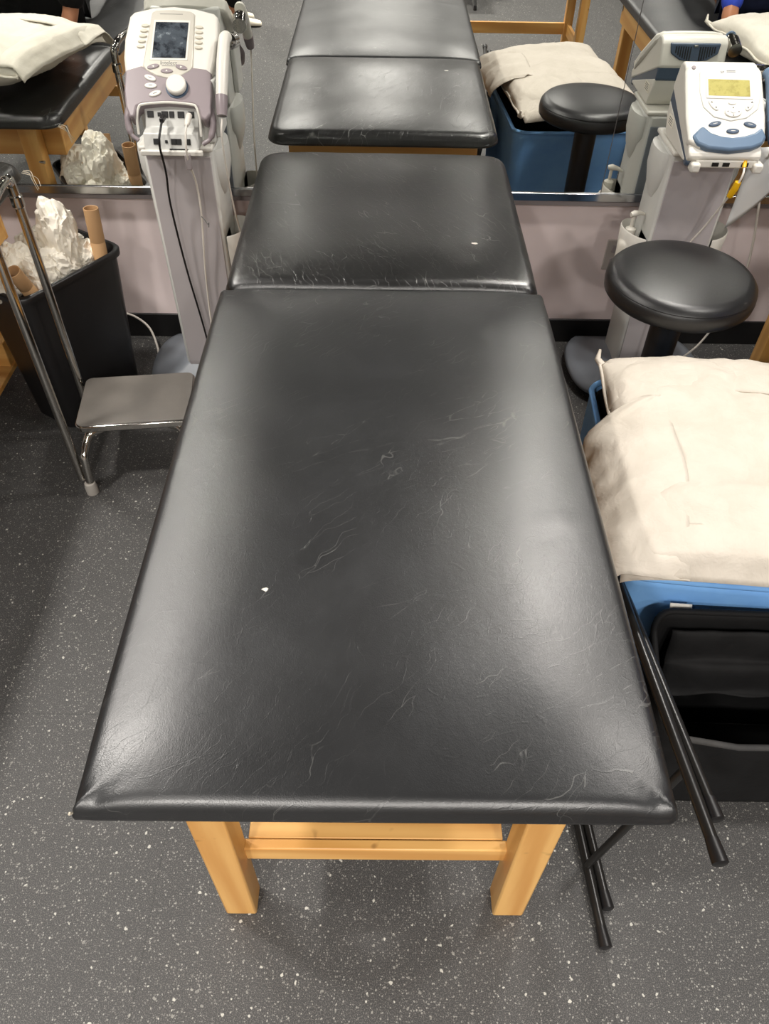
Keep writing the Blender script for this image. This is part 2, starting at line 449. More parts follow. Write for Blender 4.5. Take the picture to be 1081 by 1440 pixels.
MB().tube([(-.385, .3850, .738), (-.3885, .3825, .742), (-.387, .382, .746)], [.001, .0024, .001], 6).build('torn_stuffing', M['thread'], table)

# neighbours of the same make, left and right
ltab = dup(table, (-1.455, -.10, 0), 0, 'treatment table at the left edge, pillow and a person in black on it', TG)
rtab = dup(table, (1.555, -.10, 0), 0, 'treatment table at the right edge, its wooden leg showing beyond the black stool', TG)
for o in list(ltab.children)+list(rtab.children):
    if o.name.startswith('torn_stuffing'): bpy.data.objects.remove(o)
for o in list(ltab.children):
    if o.name.startswith('lower_shelf'): bpy.data.objects.remove(o); continue
    if o.name.startswith('leg.') and o.location.length == 0 and max(v.co.y for v in o.data.vertices) > 2 and max(v.co.x for v in o.data.vertices) > 0:
        o.location = (-.045, .09, 0)
    if o.name.startswith('cross_rail') and max(v.co.y for v in o.data.vertices) > 2: o.location = (-.02, .09, 0)
mb = MB()
for k in range(3):
    a = random.uniform(-.014, .010)
    mb.tube(spline([(.372, 2.418-k*.008, .735), (.392+a*.3, 2.425-k*.012, .730), (.405+a, 2.418+a, .712), (.412+a, 2.41, .690+a)], 4), .0009, 5)
mb.build('loose_thread', M['thread'], ltab)
MB().box((-.02, 2.24, .142), (.45, .44, .018)).build('low_shelf', M['ply'], ltab, bevel=.002)
MB().box((-.02, 2.275, .196), (.44, .085, .09)).build('shelf_block', M['wood_x'], ltab, bevel=.003)

# wooden table far across the room, seen in the mirror
t = thing('wooden_frame_table', 'bare-legged wooden table across the room, mirrored above the right pillow', 'table', (.88, -.92, 0))
FX, FY0, FY1 = .40, -.21, .21
for x in (-FX, FX):
    for y in (FY0, FY1):
        MB().box((x, y, .35), (.055, .055, .70)).build('leg', M['wood_z'], t, bevel=.003)
MB().box((0, FY0, .185), (2*FX, .02, .07)).build('long_stretcher', M['wood_x'], t, bevel=.003)
for x in (-FX, FX):
    MB().box((x, 0, .185), (.02, .42, .07)).build('end_stretcher', M['wood_y'], t, bevel=.003)
for y in (FY0, FY1): MB().box((0, y, .65), (2*FX, .02, .1)).build('apron', M['wood_x'], t, bevel=.003)
pad_mesh(-.47, .47, -.28, .28, .70, .755, (.02,)*4).build('top_pad', M['stool_vinyl'], t, smooth=60)

# ------------------------------------------------------------------ round stools
SG = 'round black stools'
stool = thing('round_stool', 'round black padded stool beside the white and blue therapy unit', 'stool', (.797, 1.842, 0), 0)
SZ = .705
prof = [(.001, SZ+.004)]
for k in range(1, 13): prof.append((.178*k/12, SZ+.004-.014*(k/12)**3))
prof += [(.186, SZ-.017), (.192, SZ-.024), (.1935, SZ-.0265), (.192, SZ-.029), (.1955, SZ-.034), (.197, SZ-.050), (.195, SZ-.066), (.188, SZ-.074), (.17, SZ-.078), (.001, SZ-.078)]
MB().lathe(prof, (0, 0, 0), 64).build('seat', M['stool_vinyl'], stool, smooth=50)
MB().lathe([(.0965, SZ-.083), (.1, SZ-.079), (.1, SZ-.075)], (0, 0, 0), 32).build('seat_plate', M['black_metal'], stool)
MB().lathe([(.028, SZ-.084), (.040, SZ-.125), (.043, SZ-.14), (.041, .33), (.036, .315), (.018, .308), (.018, .12)], (0, 0, 0), 28).build('gas_column', M['black_plastic'], stool)
MB().lathe([(.034, .075), (.04, .08), (.04, .14), (.026, .16)], (0, 0, 0), 24).build('hub', M['black_plastic'], stool)
for kk in range(5):
    a = 2*PI*kk/5+.63
    d = V((math.cos(a), math.sin(a), 0))
    lg = MB().tube([d*.02+V((0, 0, .11)), d*.12+V((0, 0, .10)), d*.215+V((0, 0, .07))], [.022, .019, .014], 10).build('leg', M['black_plastic'], stool)
    n = V((-d.y, d.x, 0)); R = Matrix((n, d, V((0, 0, 1)))).transposed()
    MB().lathe([(.012, -.012), (.025, -.011), (.026, 0), (.025, .011), (.012, .012)], d*.215+V((0, 0, .027)), 18, M4=(R @ Matrix.Rotation(PI/2, 3, 'Y')).to_4x4()).build('caster', M['black_plastic'], lg)

# ------------------------------------------------------------------ pillows
def pillow_bm(L, W, T, seed, wr=.017, ear=.05):
    mb = MB(); N = 64
    def side(sgn):
        def fn(a, bb):
            u, v = a*2-1, bb*2-1
            u = math.sin(u*PI/2)*.35+u*.65; v = math.sin(v*PI/2)*.35+v*.65
            e = max(0, (1-abs(u)**2.6))*max(0, (1-abs(v)**2.6))
            x = L/2*u*(1-ear*(1-v*v)); y = W/2*v*(1-ear*(1-u*u))
            p = V((x, y, seed))
            edge = min(1, e*5)
            z = T/2*(e**.42)
            z += wr*edge*(ridged(p, 4.2, 5)-1.0)*(.7+.7*noise.noise(p*3))
            z += .012*edge*noise.noise(p*4+V((3, 1, 0)))
            if sgn < 0: z *= .75
            wob = .006*noise.noise(V((x*9, y*9, seed+4)))*(1-edge)
            return V((x+wob, y+wob, sgn*z))
        return fn
    mb.grid(side(1), N, N); mb.grid(side(-1), N, N)
    bmesh.ops.remove_doubles(mb.bm, verts=mb.bm.verts, dist=2e-4)
    return mb
def hem_bm(L, W, seed, ear=.05):
    """stitched hem running round the open end of the pillowcase"""
    mb = MB(); pts = []
    for k in range(41):
        v = -1+2*k/40
        pts.append(V((-L/2*(1-ear*(1-v*v))-.002, W/2*v, .003*math.sin(v*9+seed))))
    mb.tube(pts, .006, 8); return mb
def flap_bm(L, W, T, seed):
    mb = MB()
    def fn(a, bb):
        v = bb*2-1; s = a
        x = -L/2+.20-.235*s; y = W/2*v*(.97-.02*s)
        e = max(0, 1-abs(v)**2.6)
        z = T/2*((max(0, 1-(1-.4*(1-s))**2.6)*e)**.42)+.004+.012*s*(.3+abs(noise.noise(V((y*12, x*6, seed)))))+.006*ridged((x, y, seed), 9, 3)*s-.03*s*s
        return V((x, y, z))
    mb.grid(fn, 14, 40); return mb
PG = 'white pillows'
def pillow(loc, rot, L, W, T, seed, mat, label, flap=True):
    p = thing('pillow', label, 'pillow', loc, 0, PG); p.rotation_euler = rot
    pillow_bm(L, W, T, seed).build('pillow_body', mat, p, smooth=0 or 70)
    if flap: flap_bm(L, W, T, seed).build('pillowcase_flap', mat, p, smooth=70, solid=.003)
    hem_bm(L, W, seed).build('hem', mat, p, smooth=70)
    # stitched side seam that stands proud along the long sides
    for s in (-1, 1):
        MB().tube([V((L/2*u, s*(W/2*(1-.05*(1-u*u))+.003), .004*math.sin(u*11+s))) for u in [-1+2*k/40 for k in range(41)]], .0045, 6).build('side_seam', mat, p, smooth=70)
    for s in (-1, 1):
        MB().tube([V((-L/2*.98, s*W/2*.98, 0)), V((-L/2-.012, s*(W/2+.008), .008)), V((-L/2-.022, s*(W/2+.004), .030))], [.010, .008, .003], 8).build('corner_ear', mat, p, smooth=70)
    return p
def topz(x, y, L, W, T):
    u, v = min(1, abs(x)/(L/2)), min(1, abs(y)/(W/2))
    return T/2*((1-u**2.6)*(1-v**2.6))**.42
def drape(p, mat, L, W, T, seed):
    def left(a, c):
        x = -.13+.49*c; s = a*1.15*min(1, .35+c*4)
        y = -W/2+.13-.155*min(1, s)-.006*math.sin(c*9)
        wr = ridged((x, a*.25, seed), 9, 3)
        z = topz(x, y, L, W, T)-.004+.013*s if s < .75 else 0
        z = max(z, .0) if s < .75 else topz(x, -W/2+.13-.155*.75, L, W, T)+.006-(s-.75)*.19
        y -= .018*max(0, s-.5)*(1+wr)
        return V((x+.008*wr, y, z+.006*wr*min(1, a*3)))
    MB().grid(left, 18, 48).build('pillowcase_fold', mat, p, smooth=70, solid=.003)
    def front(a, c):
        y = -W/2*.99+W*.98*c; x = L/2-.085+.093*a
        z = topz(min(x, L/2-.012), y, L, W, T)-.004+.013*a
        z -= max(0, a-.72)*.16
        wr = ridged((y, a*.15, seed+2), 8, 3)
        return V((x+.004*wr*a, y, z+.005*wr*min(1, a*3)))
    MB().grid(front, 14, 48).build('pillowcase_hem', mat, p, smooth=70, solid=.004)
big = pillow((.775, 1.245, .572), (math.radians(3), math.radians(-1), math.radians(82+180)), .70, .52, .17, 1.7, M['white_cloth'],
       'big white pillow lying on the blue-lined hamper right of the middle table')
drape(big, M['white_cloth'], .70, .52, .17, 1.7)
p2 = pillow((-1.42, 1.99, .862), (0, math.radians(-4), math.radians(18)), .70, .48, .17, 4.1, M['cream_cloth'],
       'white pillow on the left table, mirrored at the top left', flap=False)
drape(p2, M['cream_cloth'], .70, .48, .17, 4.1)
p3 = pillow((1.60, 1.70, .835), (0, 0, math.radians(85)), .68, .48, .16, 8.3, M['cream_cloth'],
       'cream pillow on the right table, mirrored at the top right corner', flap=False)
drape(p3, M['cream_cloth'], .68, .48, .16, 8.3)

# ------------------------------------------------------------------ hampers
t = thing('laundry_hamper', 'hamper lined with a light blue sheet, under the big white pillow', 'hamper', (.780, 1.29, 0), math.radians(-4))
HX, HY, HZ = .250, .335, .485
def wallsheet(hx, hy, z0, zt, wav, seed, drop=None):
    rings = []; n = 96
    base = rrect(-hx, hx, -hy, hy, .05, 8)
    def at(f):
        k = f*len(base); i = int(k) % len(base); j = (i+1) % len(base); q = k-int(k)
        return V((base[i][0]*(1-q)+base[j][0]*q, base[i][1]*(1-q)+base[j][1]*q, 0))
    zs = 18
    for a in range(zs+1):
        s = a/zs; ring = []
        for i in range(n):
            p = at(i/n); zz = zt(p) if callable(zt) else zt
            w = wav*(noise.noise(V((p.x*7, p.y*7, s*2.2+seed)))+.5*noise.noise(V((p.x*17, p.y*17, s*3+seed))))
            d = p.normalized()
            ring.append(p*(.94+.06*s)+d*w+V((0, 0, z0+(zz-z0)*s)))
        rings.append(ring)
    return rings
mb = MB().ring_loft(wallsheet(HX-.012, HY-.012, .0, HZ-.004, .004, 3.0), cap=False)
mb.box((0, 0, .006), (2*HX-.07, 2*HY-.07, .008))
mb.build('body', M['black_fabric'], t, smooth=60, solid=.006)
MB().ring_loft(wallsheet(HX+.003, HY+.003, .06, HZ+.002, .008, 9.0), cap=False).build('blue_liner', M['blue_cloth'], t, smooth=60, solid=.003)
mb = MB(); ring = wallsheet(HX+.002, HY+.002, .06, HZ+.006, .008, 9.0)[-1]
mb.tube(ring+[ring[0]], .008, 8, cap=False).build('rolled_liner_edge', M['blue_cloth'], t, smooth=60)
MB().grid(lambda a, c: V((-.150+.045*c, -.352-.010*math.sin(a*PI*.8)-.004*a, HZ-.045-.03*a)), 5, 6).build('care_tag', M['paper'], t, solid=.001)

t = thing('fabric_bin', 'slumped open black fabric bin on the floor in front of the blue-lined hamper', 'bin', (.86, .818, 0), math.radians(-1))
BX, BY = .30, .105
def bin_top(p):
    f = (p.y+BY)/(2*BY)
    side = .06*(abs(p.x)/BX)**3
    return .265+side*(1-f)+.175*f**.8-(.03 if p.x > .1 and f < .3 else 0)*math.sin(max(0, min(1, (p.x-.1)/.2))*PI)
mb = MB().ring_loft(wallsheet(BX, BY, 0, bin_top, .008, 5.5), cap=False)
mb.box((0, 0, .004), (2*BX-.06, 2*BY-.04, .006)); mb.build('body', M['black_fabric'], t, smooth=60, solid=.007)
ring = wallsheet(BX, BY, 0, bin_top, .008, 5.5)[-1]
front = [p for p in ring if p.y < -BY*.35]; front.sort(key=lambda p: p.x)
MB().tube(front, .007, 8).build('rim_binding', M['rim_fabric'], t, smooth=60)
back = [p for p in ring if p.y >= -BY*.35]; back.sort(key=lambda p: math.atan2(p.y+.2, p.x))
MB().tube(back, .007, 8).build('back_hem', M['black_fabric'], t, smooth=60)
MB().grid(lambda a, c: V((-.25+.5*c, .088-.055*a+.008*noise.noise(V((c*6, a*4, 1))), .40-.17*a+.012*math.sin(a*13))), 16, 24).build('inner_flap', M['black_fabric'], t, smooth=70, solid=.004)

# ------------------------------------------------------------------ folded chair on its side
O = V((.462, .413, .012))
ex = V((-.075, 1, .004)).normalized(); ey = V((.075, -.010, .468)); ey = (ey-ex*ey.dot(ex)).normalized(); ez = ex.cross(ey)
ch = thing('folding_chair', 'folded black metal chair on its side between the middle table and the fabric bin', 'chair', O)
F = Matrix((ex, ey, ez)).transposed().to_4x4()
def cp(x, y, z): return F @ V((x, y, z))
CW = .474
for y in (0, CW):
    s = 1 if y == 0 else -1
    lg = MB().tube([cp(.01, y, 0), cp(.45, y+s*.012, .004), cp(.80, y+s*.02, .006), cp(.95, y+s*.03, .006)], .0105, 14).build('back_leg', M['black_metal'], ch)
    MB().lathe([(.010, -.002), (.0135, 0), (.0128, .014), (.0112, .038)], (0, 0, 0), 16, M4=Matrix.Translation(cp(0, y, 0)) @ F @ Matrix.Rotation(PI/2, 4, 'Y')).build('foot_cap', M['black_plastic'], lg)
    lg = MB().tube([cp(.08, y+s*.004, .024), cp(.45, y+s*.020, .020), cp(.62, y+s*.03, .016)], .0098, 14).build('front_leg', M['black_metal'], ch)
    MB().lathe([(.010, -.002), (.0130, 0), (.0122, .014), (.0105, .036)], (0, 0, 0), 16, M4=Matrix.Translation(cp(.07, y+s*.004, .024)) @ F @ Matrix.Rotation(PI/2, 4, 'Y')).build('foot_cap', M['black_plastic'], lg)
MB().tube([cp(.155, .004, 0), cp(.155, CW-.004, 0)], .008, 12).build('crossbar', M['black_metal'], ch)
MB().tube([cp(.56, .03, .018), cp(.56, CW-.03, .018)], .007, 12).build('crossbar', M['black_metal'], ch)
MB().tube([cp(.95, .03, .006), cp(.975, .05, .006), cp(.98, CW/2, .006), cp(.975, CW-.05, .006), cp(.95, CW-.03, .006)], .0105, 12).build('top_rail', M['black_metal'], ch)
MB().prism(rrect(.36, .74, .05, CW-.05, .04), lambda a, c, h: cp(a, c, h), -.034, -.012).build('seat', M['black_plastic'], ch, bevel=.006)
MB().prism(rrect(.78, .95, .035, CW-.035, .03), lambda a, c, h: cp(a, c, h), .004, .014).build('backrest', M['black_plastic'], ch, bevel=.004)

# a second chair of the same tube, unfolded, whose foot shows in the mirror
t = thing('folding_chair', 'open black tube-legged chair far behind, only its foot mirrored at the top centre', 'chair', (.55, -2.55, 0))
for sx in (-.2, .2):
    for (y0, y1) in ((.2, -.12), (-.2, .16)):
        lg = MB().tube([(sx, y0, .01), (sx*.98, y1, .46)], .011, 12).build('leg', M['black_metal'], t)
        MB().lathe([(.010, 0), (.0145, .002), (.0125, .035)], (sx, y0, 0), 14).build('foot_cap', M['black_plastic'], lg)
    MB().tube([(sx*.98, -.12, .46), (sx, -.24, .85)], .011, 12).build('back_post', M['black_metal'], t)
MB().box((0, .0, .465), (.40, .40, .03)).build('seat', M['black_plastic'], t, bevel=.01)
MB().box((0, -.225, .76), (.40, .02, .17), Matrix.Rotation(.29, 3, 'X')).build('backrest', M['black_plastic'], t, bevel=.006)

# ------------------------------------------------------------------ step stool with handrail
t = thing('step_stool', 'chrome step stool with a tall hoop handrail, left of the middle table', 'step stool', (-.755, 1.875, 0), math.radians(7))
hx, hy, pz = .172, .122, .225
MB().prism(rrect(-hx, hx, -hy, hy, .025), lambda a, c, h: (a, c, h), pz-.024, pz-.002).build('platform', M['chrome'], t, bevel=.004)
MB().prism(rrect(-hx+.004, hx-.004, -hy+.004, hy-.004, .022), lambda a, c, h: (a, c, h), pz-.003, pz+.003).build('tread', M['tread'], t, bevel=.002)
for sx in (-1, 1):
    for sy in (-1, 1):
        lg = MB().tube(spline([(sx*.10, sy*.095, pz-.032), (sx*.135, sy*.115, pz-.036), (sx*.155, sy*.145, pz-.075), (sx*.160, sy*.160, .12), (sx*.166, sy*.170, .012)], 6), .0125, 14).build('leg', M['chrome'], t)
        MB().lathe([(.012, 0), (.0185, .001), (.0185, .030), (.016, .042), (.013, .043)], (sx*.166, sy*.170, 0), 18).build('foot_cap', M['cap_grey'], lg)
MB().tube([(-.10, -.095, pz-.03), (-.10, .095, pz-.03)], .0115, 10).build('brace', M['chrome'], t)
hr = MB().tube(spline([(-.190, -.150, .045), (-.190, -.150, .30), (-.190, -.150, .78), (-.190, -.135, .845), (-.190, -.09, .875), (-.190, .04, .880), (-.190, .085, .862), (-.190, .107, .81), (-.190, .107, .30), (-.190, .107, .06)], 8), .0125, 16).build('handrail', M['chrome'], t)
MB().lathe([(.013, 0), (.0165, .004), (.0165, .030), (.013, .034)], (-.190, .107, .79), 16).build('rail_collar', M['chrome'], hr)
for sy in (-.150, .107):
    MB().tube([(-.190, sy, .10), (-.160, sy*1.0, .10)], .006, 8).build('rail_joint', M['chrome'], hr)

# ------------------------------------------------------------------ waste bin with paper and tubes
BC = V((-1.035, 2.170, 0)); BA = math.radians(57)
wb = thing('waste_bin', 'black rectangular waste bin full of white paper by the lilac wall', 'bin', BC, BA)
LX, LY, BH = .198, .122, .52
def bring(s, z, n=8, d=0):
    return [V((a, c, z)) for a, c in rrect(-LX*s-d, LX*s+d, -LY*s-d, LY*s+d, .05*s, n)]
mb = MB(); mb.ring_loft([bring(.80, .006), bring(.81, 0), bring(.82, .004), bring(.90, .25), bring(.985, BH-.03), bring(.985, BH-.012), bring(.985, BH)][1:], cap=False)
mb.ring_loft([bring(.985, BH), bring(.97, BH-.002), bring(.955, BH-.03), bring(.88, .25), bring(.79, .01)], cap=False)
bm = mb.bm; r = bring(.80, .008); vs = [bm.verts.new(p) for p in r]; bm.faces.new(vs)
body = mb.build('body', M['black_plastic'], wb, smooth=50)
MB().ring_loft([bring(.985, BH-.022, 8, .002), bring(.985, BH-.020, 8, .009), bring(.985, BH-.004, 8, .010), bring(.985, BH+.001, 8, .006), bring(.97, BH+.001), bring(.97, BH-.02)], cap=False).build('rim', M['black_plastic'], wb, smooth=60)
def in_bin(a, c): 
    q = Matrix.Rotation(BA, 3, 'Z') @ V((a, c, 0)); return BC+q
def crumple(c, s, seed, rot, stretch=(1, 1, 1)):
    bm = bmesh.new(); bmesh.ops.create_icosphere(bm, subdivisions=5, radius=1)
    for v in bm.verts:
        p = v.co.copy(); n = p.normalized()
        q = p*1.25+V((seed*3.1, seed, 0)); q += V((noise.noise(q*2), noise.noise(q*2+V((9, 0, 0))), noise.noise(q*2+V((0, 9, 0)))))*.35
        d1 = noise.voronoi(q*1.1)[0]; d2 = noise.voronoi(q*2.6)[0]
        d = .66+.34*d1[0]+.20*(d1[1]-d1[0])+.26*d2[0]+.14*noise.noise(p*1.3+V((0, seed*5, 0)))
        v.co = V((n.x*d*stretch[0], n.y*d*stretch[1], n.z*d*stretch[2]))*s
    mb = MB(); mb.bm.free(); mb.bm = bm
    o = mb.build('crumpled_paper', M['paper'], None, smooth=17); o.location = c; o.rotation_euler = rot; return o
CPG = 'crumpled white paper in the waste bin'
papers = [
    ((.075, .01, .565), .095, (.62, .72, 1.25), 'tall peaked sheet of crumpled white paper, topmost in the waste bin'),
    ((.02, -.028, .505), .078, (1, .8, .7), 'crumpled white paper at the camera side of the waste bin, before the peaked sheet'),
    ((-.06, -.028, .500), .078, (1, .9, .7), 'crumpled white paper in the middle of the waste bin, behind the chrome post'),
    ((-.085, .05, .515), .08, (1, .8, .9), 'crumpled white paper against the table-side rim of the waste bin'),
    ((-.150, .02, .520), .075, (.8, .9, .9), 'crumpled white paper above the lower cardboard tube in the waste bin'),
    ((.115, -.035, .500), .05, (1, .8, .8), 'small crumpled white paper at the foot of the upright cardboard tube'),
    ((.02, .07, .520), .075, (1, .7, .8), 'crumpled white paper along the far long rim of the waste bin, behind the peaked sheet'),
    ((.13, .055, .50), .062, (.9, .8, .8), 'small crumpled white paper in the wall-side corner of the waste bin'),
]
for i, (c, s, st, lb) in enumerate(papers):
    p = in_bin(c[0], c[1]); p.z = c[2]
    tag(crumple(p, s, 1.7*i+.6, (i*.7, i*.4, i*1.3) if i else (.0, .0, .4), st), lb, 'paper', CPG)
def ctube(p0, p1, r, label):
    p0, p1 = V(p0), V(p1); d = (p1-p0); L = d.length
    q = d.to_track_quat('Z', 'Y').to_matrix().to_4x4(); q.translation = p0
    o = MB().lathe([(r-.003, .02), (r-.003, L-.001), (r-.0015, L), (r, L-.001), (r, L*.6), (r-.0006, L*.595), (r, L*.59), (r, 0), (r-.003, 0), (r-.003, .02)], (0, 0, 0), 26, cap=False, M4=q).build('cardboard_tube', M['card'], None, smooth=40)
    tag(o, label, 'cardboard tube', 'cardboard tubes in the waste bin')
ctube((-.893, 2.232, .40), (-.884, 2.250, .655), .0225, 'brown cardboard tube standing upright in the waste bin')
ctube((-1.035, 2.055, .43), (-1.052, 1.985, .590), .0215, 'brown cardboard tube tipped over at the low near end of the waste bin')
ctube((-1.04, 2.245, .42), (-1.035, 2.262, .60), .0205, 'brown cardboard tube mostly hidden behind the crumpled paper in the waste bin')

# ------------------------------------------------------------------ therapy carts
def make_cart(loc, label, front, group, sides):
    t = thing('therapy_cart', label, 'cart', loc, 0, group)
    Z0, Z1 = .07, .835
    def sect(s, z): return [V((x*s, y, z)) for x, y in ((-.096, -.083), (.096, -.083), (.104, -.072), (.108, .06), (.09, .088), (-.09, .088), (-.108, .06), (-.104, -.072))]
    MB().ring_loft([sect(.94, Z0), sect(.97, .40), sect(1.0, Z1)]).build('column', M['shell_grey'], t, bevel=.006)
    MB().ring_loft([[V((-.092*s, -.086, z)), V((.092*s, -.086, z)), V((.092*s, -.080, z)), V((-.092*s, -.080, z))] for s, z in ((.95, Z0+.005), (1.0, Z1-.02))]).build('front_panel', front, t, bevel=.002)
    MB().ring_loft([[V((-.086*s, .085, z)), V((.086*s, .085, z)), V((.086*s, .090, z)), V((-.086*s, .090, z))] for s, z in ((.95, Z0+.005), (1.0, Z1-.03))]).build('back_panel', M['base_grey'], t, bevel=.002)
    # collar pods at the top and open cups lower down, one each side
    for s in (-1, 1):
        def pod(k, z, ox=0):
            out = []
            for i in range(15):
                a = -PI/2+PI*i/14
                out.append(V((s*(.100+ox+.032*k*math.cos(a)), .074*k*math.sin(a)-.0, z)))
            return out
        MB().ring_loft([pod(.30, .68), pod(.72, .72), pod(.98, .765), pod(1.0, .815), pod(.94, .828), pod(.3, .830)]).build('collar_pod', M['shell_grey'], t, smooth=50)
        if s not in sides: continue
        cup = MB()
        def cring(k, z, th=0):
            out = []
            for i in range(17):
                a = -PI/2+PI*i/16
                out.append(V((s*(.104+(.066-th)*k*math.cos(a)), (.074-th)*k*math.sin(a)-.005, z+.012*math.cos(a)-.01)))
            return out
        cup.ring_loft([cring(.75, .44), cring(.8, .425), cring(.93, .50), cring(1.0, .575), cring(1.0, .580, .003), cring(.93, .50, .004), cring(.76, .44, .004)], cap=True)
        cup.build('side_cup', M['shell_white'], t, smooth=50)
    MB().box((0, -.01, Z1+.007), (.21, .19, .014)).build('top_tray', M['shell_white'], t, bevel=.005)
    # bow-tie base
    mb = MB(); rings = []
    for (k, z) in ((1.0, .030), (1.02, .038), (1.0, .052), (.9, .064), (.6, .085), (.42, .105), (.38, .112)):
        ring = []
        for i in range(64):
            a = 2*PI*i/64; c = abs(math.cos(a))
            r = .115+.125*(c**1.3) + .035*math.sin(2*abs(a-PI if a > PI else a))**2
            yy = r*math.sin(a)*1.0
            ring.append(V((r*math.cos(a)*k, max(-.168, min(.168, yy*1.12))*k, z)))
        rings.append(ring)
    mb.ring_loft(rings).build('base', M['base_grey'], t, smooth=60)
    for sx in (-1, 1):
        for sy in (-1, 1):
            MB().lathe([(.010, -.009), (.0175, -.008), (.0175, .008), (.010, .009)], (sx*.165, sy*.11, .0185), 16, M4=Matrix.Rotation(PI/2, 4, 'Y')).build('caster', M['black_plastic'], t)
    return t
CG = 'grey therapy unit carts'
AX, AY = -.588, 2.325
BX0, BY0 = .935, 2.345
make_cart((AX, AY, 0), 'grey column cart under the mauve and white therapy unit, left of the headrest', M['column_front'], CG, (1,))
make_cart((BX0, BY0, 0), 'grey column cart under the white and blue therapy unit, behind the black stool', M['column_front'], CG, (-1, 1))

def frame(P0, wdir):
    w = V(wdir).normalized(); n = V((1, 0, 0)).cross(w)
    return lambda u, v, h=0.0: V(P0)+V((1, 0, 0))*u+w*v+n*h
def plate(poly, F, h0, h1, name, mat, parent, bevel=.0015, smooth=40):
    return MB().prism(poly, F, h0, h1).build(name, mat, parent, bevel=bevel, smooth=smooth)
def lettering(txt, size, F, u, v, h, name, mat, parent, up=(0, 1)):
    cu = bpy.data.curves.new('lettering', 'FONT'); cu.body = txt; cu.size = size; cu.align_x = 'CENTER'; cu.extrude = .0002
    tmp = bpy.data.objects.new('lettering_source', cu); C.objects.link(tmp)
    dg = bpy.context.evaluated_depsgraph_get(); me = bpy.data.meshes.new_from_object(tmp.evaluated_get(dg))
    bpy.data.objects.remove(tmp)
    for vt in me.vertices: vt.co = F(u+vt.co.x, v+vt.co.y, h+vt.co.z)
    me.materials.clear(); me.materials.append(mat)
    o = bpy.data.objects.new(name, me); C.objects.link(o); o.parent = parent; return o

# --- unit on the left cart
ua = thing('electrotherapy_unit', 'white and mauve therapy unit with a dark screen and round dial, left of the headrest', 'therapy unit', (-.572, 2.30, .849))
OA = V((-.572, 2.30, .849))
FA = frame(V((-.572, 2.14, .90))-OA, (0, .28, .225))
side = [(2.245, .850), (2.245, .962), (2.26, .975), (2.43, 1.113), (2.445, 1.112), (2.455, 1.08), (2.458, .86), (2.45, .850)]
MB().prism(side, lambda a, c, h: V((h, a-OA.y, c-OA.z)), -.102, .098).build('housing', M['shell_grey'], ua, bevel=.010, seg=3)
white = [(-.128, .168), (-.136, .23), (-.135, .28), (-.124, .345), (-.112, .358), (-.06, .372), (-.005, .377), (.055, .371), (.106, .358), (.117, .348), (.117, .28), (.112, .22), (.102, .166)]
plate(white, FA, -.030, .006, 'face_panel', M['shell_white'], ua, .007)
mauve = [(-.129, .188), (-.085, .203), (-.05, .178), (-.012, .169), (.02, .178), (.052, .200), (.09, .195), (.105, .184), (.108, .12), (.106, .07), (.092, .050), (.078, .058), (.070, .088), (.055, .096), (-.012, .100), (-.080, .094), (-.094, .086), (-.099, .058), (-.112, .056), (-.124, .085), (-.130, .13)]
plate(mauve, FA, -.034, .009, 'lower_face', M['mauve'], ua, .005)
# the curled lips of the lower face
for s, pts in ((-1, [(-.118, .090, -.006), (-.124, .060, -.014), (-.118, .030, -.028), (-.100, .016, -.036)]), (1, [(.100, .090, -.006), (.108, .055, -.014), (.098, .022, -.030), (.076, .008, -.036)])):
    MB().tube(spline([FA(*p) for p in pts], 6), [.010]*6+[.009]*6+[.006]*7, 10).build('lower_lip', M['mauve'], ua)
bez = [(-.082, .200), (-.062, .355), (-.05, .361), (-.005, .363), (.042, .360), (.054, .352), (.053, .200), (.046, .188), (.02, .172), (-.012, .166), (-.045, .173), (-.072, .188)]
plate(bez, FA, 0, .010, 'screen_bezel', M['bezel'], ua, .003)
plate([(-.063, .217), (-.055, .332), (.044, .332), (.039, .217)], FA, .009, .0112, 'screen_surround', M['shell_white'], ua, .001)
plate([(-.057, .223), (-.050, .325), (.039, .325), (.033, .223)], FA, .010, .0120, 'screen', M['screen_a'], ua, 0)
for k in range(5):
    f = k/4
    plate(ellipse(-.079-.011*f, .317-.060*f, .0105, .0042, .05), FA, .004, .0100, 'menu_button', M['button_cream'], ua, .001)
    plate(ellipse(.067, .315-.059*f, .0105, .0042, -.05), FA, .004, .0100, 'menu_button', M['button_cream'], ua, .001)
for (u, v, a) in ((-.053, .198, .25), (-.016, .186, 0), (.023, .197, -.25)):
    nb = plate(ellipse(u, v, .0165, .0065, a), FA, .008, .0128, 'arrow_button', M['mauve'], ua, .001)
    d = -1 if u < -.03 else 1 if u > 0 else 0
    tri = [(u-.003, v-.002), (u+.003, v-.002), (u, v+.003)] if d == 0 else [(u+d*.004, v), (u-d*.003, v+.003), (u-d*.003, v-.003)]
    plate(tri, FA, .0122, .0133, 'arrow_mark', M['shell_white'], nb, 0)
for (u, v, a) in ((-.060, .166, -.35), (-.058, .144, 0), (-.045, .122, .35)):
    ob = plate(ellipse(u, v, .0165, .0075, a), FA, .006, .0125, 'function_button', M['shell_white'], ua, .0015)
    plate(ellipse(u, v, .006, .0009, a, 8), FA, .0123, .0129, 'button_print', M['ink'], ob, 0)
plate(ellipse(.013, .140, .0305, .0305, 0, 40), FA, .006, .011, 'dial_ring', M['dark_slate'], ua, .001)
plate(ellipse(.013, .142, .027, .027, 0, 40), FA, .010, .026, 'dial', M['shell_white'], ua, .004)
lettering('Intelect', .015, FA, -.012, .205, .0101, 'brand_lettering', M['ink'], ua)
